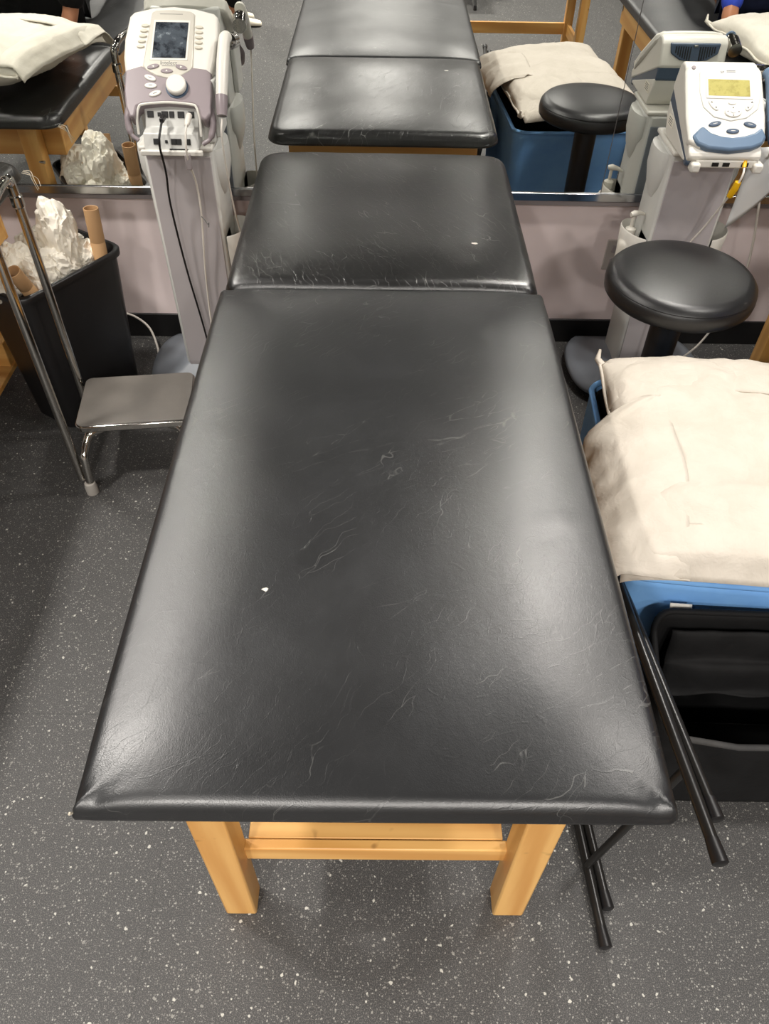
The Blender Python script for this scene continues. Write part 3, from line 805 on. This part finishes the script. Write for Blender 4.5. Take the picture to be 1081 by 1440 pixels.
plate([(-.030, .2005), (.006, .2005), (.006, .2018), (-.030, .2018)], FA, .0098, .0104, 'brand_underline', M['ink'], ua, 0)
plate([(-.040, .3490), (.022, .3490), (.022, .3502), (-.040, .3502)], FA, .0098, .0104, 'top_print', M['ink'], ua, 0)
# port bay
def ya(x, y, z): return V((x, y-OA.y, z-OA.z))
bayp = [(2.228, .958), (2.202, .908), (2.166, .905), (2.152, .862), (2.26, .862), (2.26, .958)]
bay = MB().prism(bayp, lambda a, c, h: ya(h, a, c), -.082, .066).build('port_bay', M['shell_grey'], ua, bevel=.003)
arch = [FA(-.098, .030, -.030), FA(-.097, .060, -.006), FA(-.090, .086, .004), FA(-.076, .094, .006), FA(-.012, .100, .006), FA(.052, .095, .006), FA(.066, .087, .004), FA(.074, .058, -.006), FA(.072, .026, -.030)]
MB().tube(spline(arch, 6), .0035, 8).build('bay_rim', M['shell_white'], ua)
MB().box(ya(-.008, 2.150, .860), (.170, .012, .014)).build('bay_ledge', M['shell_white'], ua, bevel=.003)
def on_up(x, z, y=None):  # upper port face
    f = (.958-z)/.05; return ya(x, 2.228-.026*f-.001, z)
def on_lo(x, z):
    f = (.905-z)/.043; return ya(x, 2.166-.014*f-.001, z)
for x, w in ((-.065, .017), (-.041, .009), (-.026, .018), (-.007, .013), (.018, .018), (.046, .016)):
    MB().box(on_up(x, .936), (w, .004, .016 if w > .01 else .010), Matrix.Rotation(-.48, 3, 'X')).build('port_socket', M['socket'], bay, bevel=.001)
for x, w in ((-.046, .018), (-.020, .007), (.000, .014), (.014, .014), (.040, .011)):
    MB().box(on_lo(x, .886), (w, .004, .015 if w > .01 else .008), Matrix.Rotation(-.31, 3, 'X')).build('port_socket', M['socket'], bay, bevel=.001)
MB().box(on_lo(.012, .868), (.05, .004, .004), Matrix.Rotation(-.31, 3, 'X')).build('port_slot', M['socket'], bay)
# back of the unit: vent ribs
mb = MB()
for k in range(9): mb.box(ya(-.08+.02*k, 2.459, .97), (.006, .004, .10))
mb.build('back_vents', M['mauve'], ua)
MB().box(ya(.106, 2.31, .935), (.016, .10, .15)).build('applicator_holder', M['shell_grey'], ua, bevel=.005)

# --- applicators
def applicator(loc, pts, headp, mat, label, grip):
    t = thing('ultrasound_applicator', label, 'applicator', loc, 0, 'ultrasound applicators')
    L0 = V(loc); P = spline([V(p)-L0 for p in pts], 6); n = len(P)
    rs = [.008+.0085*math.sin(min(1, .25+i/(n-1)*1.1)*PI/1.6) for i in range(n)]
    MB().tube(P, rs, 16).build('handle', mat, t, smooth=60)
    a, c = [V(p)-L0 for p in headp]
    MB().tube([a, a+(c-a)*.25, a+(c-a)*.3, a+(c-a)*.5, a+(c-a)*.52, a+(c-a)*.56, a+(c-a)*.58, a+(c-a)*.74, a+(c-a)*.76, a+(c-a)*.80, a+(c-a)*.82, c], [.013, .014, .0205, .0205, .019, .019, .0205, .0205, .019, .019, .0205, .0205], 24).build('chrome_head', M['chrome'], t)
    MB().tube(P[:7], [r*1.12 for r in rs[:7]], 14).build('strain_relief', M[grip], t, smooth=60)
    return t
applicator((-.436, 2.22, .965), [(-.436, 2.185, .945), (-.436, 2.215, .985), (-.434, 2.275, 1.045), (-.432, 2.33, 1.085), (-.430, 2.355, 1.088)],
           [(-.430, 2.355, 1.075), (-.425, 2.425, 1.062)], M['shell_white'], 'white and grey ultrasound applicator clipped to the right side of the mauve unit', 'mauve')
applicator((1.068, 2.25, .93), [(1.068, 2.17, .905), (1.068, 2.215, .940), (1.068, 2.27, .990), (1.064, 2.31, 1.025), (1.060, 2.33, 1.030)],
           [(1.060, 2.325, 1.030), (1.058, 2.395, 1.012)], M['slate'], 'blue-grey ultrasound applicator with chrome head on the right of the white and blue unit', 'dark_slate')

# --- unit on the right cart
OB = V((.935, 2.30, .849))
ub = thing('electrotherapy_unit', 'white and slate blue therapy unit with an olive display, right of the headrest', 'therapy unit', OB)
FB0 = frame(V((.935, 2.13, .885))-OB, (0, .215, .161))
FB = lambda u, v, h=0.0: FB0(u-.005, v*.925, h)
def yb(x, y, z): return V((x, y-OB.y, z-OB.z))
def layer(poly, half, name, mat, bev, taper=.0):
    rings = [[yb(s*half, y, z) for y, z in poly] for s in (-1, 1)]
    return MB().ring_loft(rings).build(name, mat, ub, bevel=bev, seg=3)
layer([(2.150, .858), (2.137, .872), (2.140, .885), (2.330, 1.029), (2.352, 1.043), (2.376, 1.043), (2.392, 1.030), (2.408, .968), (2.40, .962)], .100, 'upper_shell', M['shell_white'], .012)
layer([(2.160, .842), (2.148, .852), (2.148, .862), (2.403, .970), (2.405, .930), (2.39, .925)], .0985, 'middle_band', M['dark_slate'], .006)
layer([(2.185, .850), (2.165, .853), (2.170, .862), (2.400, .935), (2.398, .90), (2.37, .850)], .100, 'lower_shell', M['shell_white'], .010)
plate([(-.100, .040), (-.104, .12), (-.100, .265), (-.088, .284), (-.05, .291), (.005, .294), (.065, .291), (.100, .280), (.110, .262), (.114, .12), (.110, .040), (.08, .022), (.01, .014), (-.07, .022)], FB, -.02, .006, 'face_panel', M['shell_white'], ub, .007)
plate([(-.066, .19), (-.064, .255), (-.055, .268), (.01, .274), (.085, .266), (.098, .252), (.104, .19), (.092, .140), (.06, .112), (.016, .102), (-.03, .114), (-.058, .145)], FB, .003, .0085, 'control_field', M['shell_grey'], ub, .002)
plate([(-.050, .172), (-.048, .243), (.076, .240), (.079, .170)], FB, .007, .0105, 'display_surround', M['shell_white'], ub, .0015)
plate([(-.043, .180), (-.043, .232), (.071, .230), (.071, .178)], FB, .009, .0112, 'display', M['screen_b'], ub, 0)
nose = [(-.093, .052), (-.062, .086), (-.04, .064), (-.01, .053), (.018, .050), (.05, .055), (.08, .066), (.100, .084), (.111, .052), (.10, .030), (.07, .016), (.01, .008), (-.05, .014), (-.08, .028)]
plate(nose, FB, -.024, .012, 'slate_nose', M['slate'], ub, .007)
nv = plate(ellipse(.022, .129, .023, .0165, 0, 32), FB, .006, .0125, 'navigation_pad', M['shell_white'], ub, .002)
plate(ellipse(.022, .129, .0075, .006), FB, .012, .0138, 'centre_button', M['shell_grey'], nv, .001)
for (u, v) in ((.022, .141), (.022, .117), (.007, .129), (.037, .129)):
    plate(ellipse(u, v, .002, .002, 0, 8), FB, .012, .0131, 'arrow_mark', M['ink'], nv, 0)
plate(ellipse(.021, .158, .0105, .005), FB, .006, .011, 'stop_button', M['shell_white'], ub, .001)
for (u, v, a) in ((-.030, .150, -.95), (.069, .151, 1.0)):
    rk = plate(ellipse(u, v, .0195, .0085, a), FB, .006, .0115, 'rocker_button', M['shell_white'], ub, .0015)
    for s in (-1, 1):
        c = V((u+s*.010*math.cos(a), v+s*.010*math.sin(a)))
        plate([(c.x-.0032, c.y-s*.002*math.copysign(1, a)), (c.x+.0032, c.y-s*.002*math.copysign(1, a)), (c.x, c.y+s*.004*math.copysign(1, a))], FB, .0113, .0122, 'arrow_mark', M['ink'], rk, 0)
for (u, v, a) in ((-.028, .092, .25), (.020, .070, 0), (.068, .091, -.25)):
    ob = plate(ellipse(u, v, .0175, .0075, a), FB, .004, .0105, 'oval_button', M['dark_slate'], ub, .0015)
    plate(ellipse(u, v, .007, .001, a, 8), FB, .0103, .011, 'button_print', M['shell_grey'], ob, 0)
plate(ellipse(-.079, .271, .006, .006, 0, 16), FB, .004, .0085, 'corner_badge', M['grey_edge'], ub, .001)
lettering('SP', .011, FB, -.002, .2525, .0087, 'maker_lettering', M['ink'], ub)
for k, v in enumerate((.2605, .2565)):
    plate([(.010, v), (.034, v), (.034, v+.0018), (.010, v+.0018)], FB, .008, .0089, 'maker_print', M['ink'], ub, 0)
# front under the nose, back grille, label
MB().box(yb(.01, 2.150, .856), (.17, .020, .022)).build('front_connector_bar', M['shell_white'], ub, bevel=.004)
for x in (-.02, .01, .062): MB().box(yb(x, 2.139, .856), (.018, .004, .010)).build('connector_socket', M['socket'], ub)
for x in (-.075, .098): MB().box(yb(x, 2.142, .849), (.026, .034, .026)).build('tray_clip', M['shell_white'], ub, bevel=.006)
gp = [(-.076, 1.030), (.076, 1.030), (.071, 1.004), (.042, .988), (0, .982), (-.042, .988), (-.071, 1.004)]
gr = MB().prism(gp, lambda a, c, h: yb(a, 2.400+h-(c-1.0)*.25, c), -.006, .006).build('back_grille', M['dark_slate'], ub, bevel=.003)
mb = MB()
for k in range(17):
    x = -.058+.0073*k
    if abs(x) < .012: continue
    hh = .034*(1-(x/.075)**2)+.004
    mb.box(yb(x, 2.4055-(.023-hh/2)*.25, 1.023-hh/2), (.0034, .005, hh), Matrix.Rotation(.245, 3, 'X'))
mb.build('grille_slot', M['socket'], gr)
MB().box(yb(0, 2.402, 1.024), (.012, .006, .006)).build('grille_latch', M['steel'], gr, bevel=.001)
MB().box(yb(-.1005, 2.345, .895), (.002, .05, .026)).build('rating_label', M['paper'], ub)
mb = MB()
for k in range(4): mb.box(yb(-.1018, 2.345, .887+.0055*k), (.001, .036-.004*(k % 2), .0015))
mb.build('label_print', M['ink'], ub)
MB().box(yb(.107, 2.29, .925), (.016, .08, .11)).build('applicator_holder', M['shell_grey'], ub, bevel=.005)

# cloudy plastic sleeve hanging right of the right cart
def sleeve(a, c):
    top = V((1.052, 2.235, .865)).lerp(V((1.24, 2.33, .86)), c); bot = V((1.058, 2.255, .615)).lerp(V((1.24, 2.33, .80)), c)
    p = top.lerp(bot, a); p.y -= .035*math.sin(c*PI)*(1-.4*a); p.z += .006*math.sin(a*9+c*4); return p
o = MB().grid(sleeve, 12, 12).build('plastic_sleeve', M['clear_bag'], None, smooth=60, solid=.002)
tag(o, 'cloudy plastic sleeve hanging right of the white and blue therapy unit cart', 'plastic sleeve')

# lotion pump bottle in the cup of the right cart
t = thing('pump_bottle', 'cream lotion pump bottle in the side cup of the right therapy cart', 'bottle', (.790, 2.318, .445))
MB().lathe([(.026, 0), (.029, .004), (.029, .085), (.026, .098), (.014, .108), (.013, .118)], (0, 0, 0), 28).build('bottle_body', M['lotion'], t)
MB().lathe([(.0165, .116), (.0165, .138), (.010, .142), (.0055, .144), (.0055, .178), (.004, .179)], (0, 0, 0), 20).build('collar', M['lotion'], t)
MB().tube([(-.012, -.004, .184), (0, 0, .186), (.018, .008, .185), (.036, .014, .178)], [.007, .010, .007, .004], 12).build('pump_head', M['lotion'], t)

# ------------------------------------------------------------------ cables
def cable(pts, r, mat, label, name='cable', plug=None):
    t = thing(name, label, 'cable', pts[0]); o0 = V(pts[0])
    MB().tube(spline([V(p)-o0 for p in pts], 10), r, 8).build('cord', mat, t, smooth=60)
    return t, o0
t, o0 = cable([(-.598, 2.190, .936), (-.598, 2.150, .925), (-.603, 2.125, .89), (-.611, 2.165, .80), (-.624, 2.195, .69), (-.617, 2.21, .48), (-.593, 2.21, .22), (-.57, 2.14, .03), (-.50, 2.10, .006)], .0032, M['cable_black'],
              'black cable hanging from the port of the mauve therapy unit')
MB().box(V((-.598, 2.185, .936))-o0, (.012, .03, .012)).build('plug', M['black_plastic'], t, bevel=.002)
t, o0 = cable([(-.528, 2.19, .938), (-.528, 2.145, .93), (-.532, 2.125, .89), (-.535, 2.135, .845), (-.537, 2.19, .76), (-.540, 2.205, .667), (-.552, 2.21, .55), (-.563, 2.215, .43), (-.566, 2.2, .25), (-.54, 2.13, .04), (-.46, 2.09, .006)], .003, M['cable_white'],
              'white cable hanging down the front of the left therapy cart')
MB().tube([V(p)-o0 for p in ((-.528, 2.20, .940), (-.528, 2.165, .934), (-.528, 2.150, .931))], [.008, .008, .005], 12).build('plug', M['cable_white'], t)
MB().box(V((-.535, 2.135, .842))-o0, (.016, .010, .042)).build('coupling', M['grey_edge'], t, bevel=.003)
MB().tube(spline([V(p)-o0 for p in ((-.541, 2.203, .655), (-.533, 2.198, .650), (-.524, 2.195, .636), (-.520, 2.195, .64), (-.522, 2.195, .626))], 6), .0016, 6).build('wire_tie', M['ink'], t)
cable([(-.436, 2.18, .940), (-.440, 2.165, .90), (-.444, 2.19, .80), (-.447, 2.24, .66), (-.442, 2.30, .50), (-.436, 2.36, .25), (-.42, 2.38, .02), (-.44, 2.30, .006)], .0028, M['cable_white'],
      'pale cord of the ultrasound applicator hanging beside the left therapy cart')
cable([(-1.00, 2.515, .11), (-.95, 2.515, .12), (-.885, 2.505, .07), (-.848, 2.44, .008), (-.842, 2.36, .006), (-.80, 2.20, .006), (-.66, 2.14, .006)], .0042, M['cable_white'],
      'white power cord on the floor between the waste bin and left cart')
t, o0 = cable([(.997, 2.145, .862), (.990, 2.115, .840), (.984, 2.120, .80), (.978, 2.15, .74), (.966, 2.19, .655), (.940, 2.225, .55), (.925, 2.235, .40), (.94, 2.2, .2), (1.0, 2.16, .02), (1.06, 2.18, .006)], .0030, M['cable_white'],
              'white cable with a yellow coupling below the white and blue therapy unit')
MB().tube([V(p)-o0 for p in ((.9855, 2.118, .818), (.984, 2.120, .800), (.9815, 2.132, .772))], [.0085, .0095, .0085], 12).build('yellow_coupling', M['yellow'], t)
MB().tube([V(p)-o0 for p in ((.998, 2.150, .866), (.993, 2.128, .852))], [.007, .005], 12).build('yellow_plug', M['yellow'], t)
cable([(1.068, 2.165, .900), (1.085, 2.20, .86), (1.125, 2.29, .80), (1.145, 2.30, .73), (1.19, 2.31, .55), (1.215, 2.33, .40), (1.205, 2.36, .25), (1.16, 2.36, .12), (1.06, 2.33, .02), (.99, 2.16, .006)], .0038, M['cable_white'],
      'white cord looping to the floor right of the black stool')

# ------------------------------------------------------------------ people seen only in the mirror
def skin_mesh(name, joints, edges, mat, parent, sub=2, root=0):
    me = bpy.data.meshes.new(name); names = list(joints)
    me.from_pydata([joints[n][0] for n in names], [(names.index(a), names.index(c)) for a, c in edges], []); me.update()
    o = bpy.data.objects.new(name, me); C.objects.link(o); o.parent = parent; me.materials.append(mat)
    o.modifiers.new('skin', 'SKIN').use_smooth_shade = True
    for i, n in enumerate(names):
        r = joints[n][1]; me.skin_vertices[0].data[i].radius = r if isinstance(r, tuple) else (r, r)
        me.skin_vertices[0].data[i].use_root = (i == root)
    q = o.modifiers.new('sub', 'SUBSURF'); q.levels = sub; q.render_levels = sub
    return o
def person(loc, J, label, shirt, trousers, shoes, sleeve_to):
    """J: joint positions relative to loc: pelvis chest neck head shoulder/elbow/wrist/hand hip/knee/ankle/toe with _l/_r"""
    t = thing('person', label, 'person', loc, 0, None)
    j = {k: V(v) for k, v in J.items()}
    jt = {'pelvis': (j['pelvis'], (.135, .11)), 'waist': (j['pelvis'].lerp(j['chest'], .45), (.125, .10)), 'chest': (j['chest'], (.145, .11)), 'neck': (j['neck'], .055), 'chin': (j['neck'].lerp(j['head'], .45), .062), 'head': (j['head'], (.078, .094)), 'top': (j['head']+(j['head']-j['neck']).normalized()*.08, (.060, .070))}
    e = [('pelvis', 'waist'), ('waist', 'chest'), ('chest', 'neck'), ('neck', 'chin'), ('chin', 'head'), ('head', 'top')]
    for s in 'lr':
        jt['sh'+s] = (j['shoulder_'+s], .058); jt['el'+s] = (j['elbow_'+s], .042); jt['wr'+s] = (j['wrist_'+s], .028)
        hd = j['hand_'+s]; d = (hd-j['wrist_'+s]).normalized(); jt['pa'+s] = (j['wrist_'+s].lerp(hd, .8), (.036, .016))
        e += [('chest', 'sh'+s), ('sh'+s, 'el'+s), ('el'+s, 'wr'+s), ('wr'+s, 'pa'+s)]
        sidev = d.cross(V((0, 0, 1))); sidev = sidev.normalized() if sidev.length > .1 else V((1, 0, 0))
        nrm = sidev.cross(d).normalized()
        for q, (off, ln) in enumerate(((-.027, .066), (-.009, .078), (.009, .073), (.027, .058))):
            b0 = hd+sidev*off
            jt['f%d%s' % (q, s)] = (b0, .0095); jt['g%d%s' % (q, s)] = (b0+d*ln*.55+nrm*.004, .0085); jt['h%d%s' % (q, s)] = (b0+d*ln*.95-nrm*.006, .007)
            e += [('pa'+s, 'f%d%s' % (q, s)), ('f%d%s' % (q, s), 'g%d%s' % (q, s)), ('g%d%s' % (q, s), 'h%d%s' % (q, s))]
        b0 = j['wrist_'+s].lerp(hd, .35)
        jt['t0'+s] = (b0-sidev*.036+d*.01, .012); jt['t1'+s] = (b0-sidev*.055+d*.035, .0095)
        e += [('wr'+s, 't0'+s), ('t0'+s, 't1'+s)]
        jt['hi'+s] = (j['hip_'+s], .085); jt['kn'+s] = (j['knee_'+s], .058); jt['an'+s] = (j['ankle_'+s], .034); jt['to'+s] = (j['ankle_'+s].lerp(j['toe_'+s], .55)+V((0, 0, -.02)), (.022, .018))
        e += [('pelvis', 'hi'+s), ('hi'+s, 'kn'+s), ('kn'+s, 'an'+s), ('an'+s, 'to'+s)]
    skin_mesh('body', jt, e, M['skin'], t)
    ct = {'a': (j['pelvis'], (.150, .125)), 'b': (jt['waist'][0], (.142, .118)), 'c': (j['chest'], (.162, .126)), 'd': (j['chest'].lerp(j['neck'], .72), .080)}
    ce = [('a', 'b'), ('b', 'c'), ('c', 'd')]
    for s in 'lr':
        ct['s'+s] = (j['shoulder_'+s], .072); ct['e'+s] = (j['elbow_'+s], .062); ct['w'+s] = (j['elbow_'+s].lerp(j['wrist_'+s], sleeve_to), .056 if sleeve_to < .9 else .042)
        ce += [('c', 's'+s), ('s'+s, 'e'+s), ('e'+s, 'w'+s)]
    skin_mesh('shirt', ct, ce, shirt, t)
    tt = {'a': (j['pelvis'], (.152, .128))}; te = []
    for s in 'lr':
        tt['h'+s] = (j['hip_'+s], .102); tt['k'+s] = (j['knee_'+s], .078); tt['n'+s] = (j['knee_'+s].lerp(j['ankle_'+s], .93), .062)
        te += [('a', 'h'+s), ('h'+s, 'k'+s), ('k'+s, 'n'+s)]
    skin_mesh('trousers', tt, te, trousers, t)
    for s in 'lr':
        a, tq = j['ankle_'+s], j['toe_'+s]; d = (tq-a); d.z = 0; up = V((0, 0, 1))
        if d.length < .08: d = (tq-a)
        d.normalize(); sd = d.cross(up).normalized() if abs(d.z) < .8 else V((1, 0, 0)); up = sd.cross(d)
        mb = MB(); rings = []
        for (x, w, h) in ((-.075, .020, .055), (-.065, .033, .075), (-.02, .037, .088), (.04, .039, .070), (.10, .045, .052), (.15, .043, .042), (.185, .030, .034), (.195, .012, .022)):
            o = a-up*.085
            rings.append([o+d*x+sd*(w*math.cos(q*2*PI/16))+up*(h/2+h/2*max(-.98, math.copysign(abs(math.sin(q*2*PI/16))**.7, math.sin(q*2*PI/16)))) for q in range(16)])
        mb.ring_loft(rings).build('shoe', shoes, t, smooth=60)
    # face and hair
    hd = j['head']; f = V(J.get('face', (0, 1, 0))).normalized(); up = (j['head']-j['neck']).normalized(); f = (f-up*f.dot(up)).normalized(); sd = f.cross(up)
    def ball(c, r, name, mat, parent=t):
        bm = bmesh.new(); bmesh.ops.create_uvsphere(bm, u_segments=16, v_segments=10, radius=1)
        for v in bm.verts:
            q = v.co; v.co = c+sd*q.x*r[0]+f*q.y*r[1]+up*q.z*r[2]
        mb = MB(); mb.bm.free(); mb.bm = bm; return mb.build(name, mat, parent)
    ball(hd+f*.098-up*.012, (.013, .016, .022), 'nose', M['skin'])
    for s in (-1, 1):
        ey = ball(hd+f*.080+sd*s*.032+up*.014, (.014, .010, .008), 'eye', M['paper']); ball(hd+f*.089+sd*s*.032+up*.014, (.006, .004, .006), 'iris', M['hair'], ey)
        ball(hd+sd*s*.080-up*.005, (.010, .018, .030), 'ear', M['skin'])
    ball(hd+f*.080-up*.050, (.024, .010, .007), 'mouth', M['button_cream'])
    ball(hd-f*.020+up*.042, (.092, .100, .082), 'hair', M['hair'])
    return t
# in black, sitting on the left table and leaning back on one hand
person((-1.42, 1.30, .78), dict(pelvis=(0, 0, .115), chest=(-.02, .13, .46), neck=(-.02, .16, .60), head=(-.02, .13, .74),
       shoulder_l=(-.20, .14, .53), elbow_l=(-.30, .02, .30), wrist_l=(-.20, -.20, .24), hand_l=(-.17, -.29, .23),
       shoulder_r=(.14, .15, .53), elbow_r=(.225, .20, .28), wrist_r=(.195, .245, .050), hand_r=(.15, .315, .022),
       hip_l=(-.10, -.05, .115), knee_l=(-.12, -.46, .22), ankle_l=(-.12, -.84, .10), toe_l=(-.12, -1.0, .06),
       hip_r=(.10, -.05, .115), knee_r=(.14, -.46, .22), ankle_r=(.13, -.84, .10), toe_r=(.13, -1.0, .06), face=(0, -1, 0)),
       'person in black clothes on the left table, forearm behind the pillow, mirrored at top left', M['black_cloth'], M['black_cloth'], M['black_plastic'], .80)
# in royal blue, by the right table
person((1.60, 1.06, .78), dict(pelvis=(.05, -.02, .11), chest=(.02, .06, .47), neck=(.02, .10, .61), head=(.02, .12, .75),
       shoulder_l=(-.17, .10, .53), elbow_l=(-.17, .16, .28), wrist_l=(-.175, .29, .065), hand_l=(-.185, .365, .028),
       shoulder_r=(.20, .10, .53), elbow_r=(.26, .26, .30), wrist_r=(.17, .46, .17), hand_r=(.14, .54, .15),
       hip_l=(-.04, -.06, .11), knee_l=(-.06, -.46, .22), ankle_l=(-.06, -.80, .095), toe_l=(-.06, -.93, .06),
       hip_r=(.14, -.06, .11), knee_r=(.16, -.46, .22), ankle_r=(.16, -.80, .095), toe_r=(.16, -.93, .06), face=(0, 1, 0)),
       'person in royal blue on the right table behind the cream pillow, mirrored at top right', M['royal_cloth'], M['navy_cloth'], M['black_plastic'], .92)
# standing far behind on the left: only a cream sneaker shows
person((-1.14, -1.80, 0), dict(pelvis=(0, 0, .95), chest=(.0, 0, 1.30), neck=(0, 0, 1.47), head=(.02, 0, 1.61),
       shoulder_l=(0, .18, 1.38), elbow_l=(-.02, .24, 1.10), wrist_l=(.05, .24, .86), hand_l=(.07, .235, .78),
       shoulder_r=(0, -.18, 1.38), elbow_r=(-.02, -.24, 1.10), wrist_r=(.05, -.24, .86), hand_r=(.07, -.235, .78),
       hip_l=(0, .09, .90), knee_l=(.02, .08, .49), ankle_l=(0, .02, .088), toe_l=(.15, .01, .03),
       hip_r=(0, -.09, .90), knee_r=(.0, -.10, .49), ankle_r=(-.08, -.16, .088), toe_r=(.07, -.18, .03), face=(1, 0, 0)),
       'person in dark trousers and cream sneakers standing far behind, mirrored at the top', M['black_cloth'], M['black_cloth'], M['sneaker'], .95)

# ------------------------------------------------------------------ lights
def lamp(x, y, power, size=.26, col=(1, .95, .89), spread=150, z=RZ-.02):
    l = bpy.data.lights.new('downlight', 'AREA'); l.shape = 'DISK'; l.size = size; l.energy = power; l.color = col
    l.spread = math.radians(spread)
    o = bpy.data.objects.new('downlight', l); C.objects.link(o); o.location = (x, y, z); return o
for (x, y, p) in ((-1.55, 1.22, 26), (1.50, 1.15, 17), (-1.55, 2.08, 18), (1.02, 2.15, 20), (-.85, -.3, 4), (-.9, -1.6, 52), (.9, -1.7, 46), (0.0, -2.9, 84), (-2.9, .2, 14), (2.9, .2, 14), (-2.3, -2.8, 50), (2.3, -2.8, 34)):
    lamp(x, y, p)
w = bpy.data.worlds.new('room_ambient'); bpy.context.scene.world = w; w.use_nodes = True
w.node_tree.nodes['Background'].inputs[0].default_value = (1, .97, .93, 1); w.node_tree.nodes['Background'].inputs[1].default_value = .05

# ------------------------------------------------------------------ camera
f, p, yaw, roll, cx, cz = 1069.4261, 0.8133, -0.0126, -0.0208, -0.0032, 1.7083
cp_, sp_ = math.cos(p), math.sin(p)
fw = V((0, cp_, -sp_)); rt = V((1, 0, 0)); dn = fw.cross(rt)
Rz = Matrix.Rotation(yaw, 3, 'Z'); fw, rt, dn = Rz @ fw, Rz @ rt, Rz @ dn
r2 = math.cos(roll)*rt+math.sin(roll)*dn; d2 = -math.sin(roll)*rt+math.cos(roll)*dn
cam = bpy.data.cameras.new('camera'); co = bpy.data.objects.new('camera', cam); C.objects.link(co)
mw = Matrix((r2, -d2, -fw)).transposed().to_4x4(); mw.translation = V((cx, 0, cz)); co.matrix_world = mw
cam.sensor_fit = 'VERTICAL'; cam.sensor_height = 24; cam.lens = 24*f/1440; cam.clip_start = .02
sc = bpy.context.scene; sc.camera = co
sc.view_settings.view_transform = 'Standard'; sc.view_settings.look = 'None'; sc.view_settings.gamma = 1; sc.view_settings.exposure = .17
sc.view_settings.use_curve_mapping = False
sc.cycles.use_denoising = True; sc.cycles.max_bounces = 10; sc.cycles.glossy_bounces = 6; sc.cycles.diffuse_bounces = 4
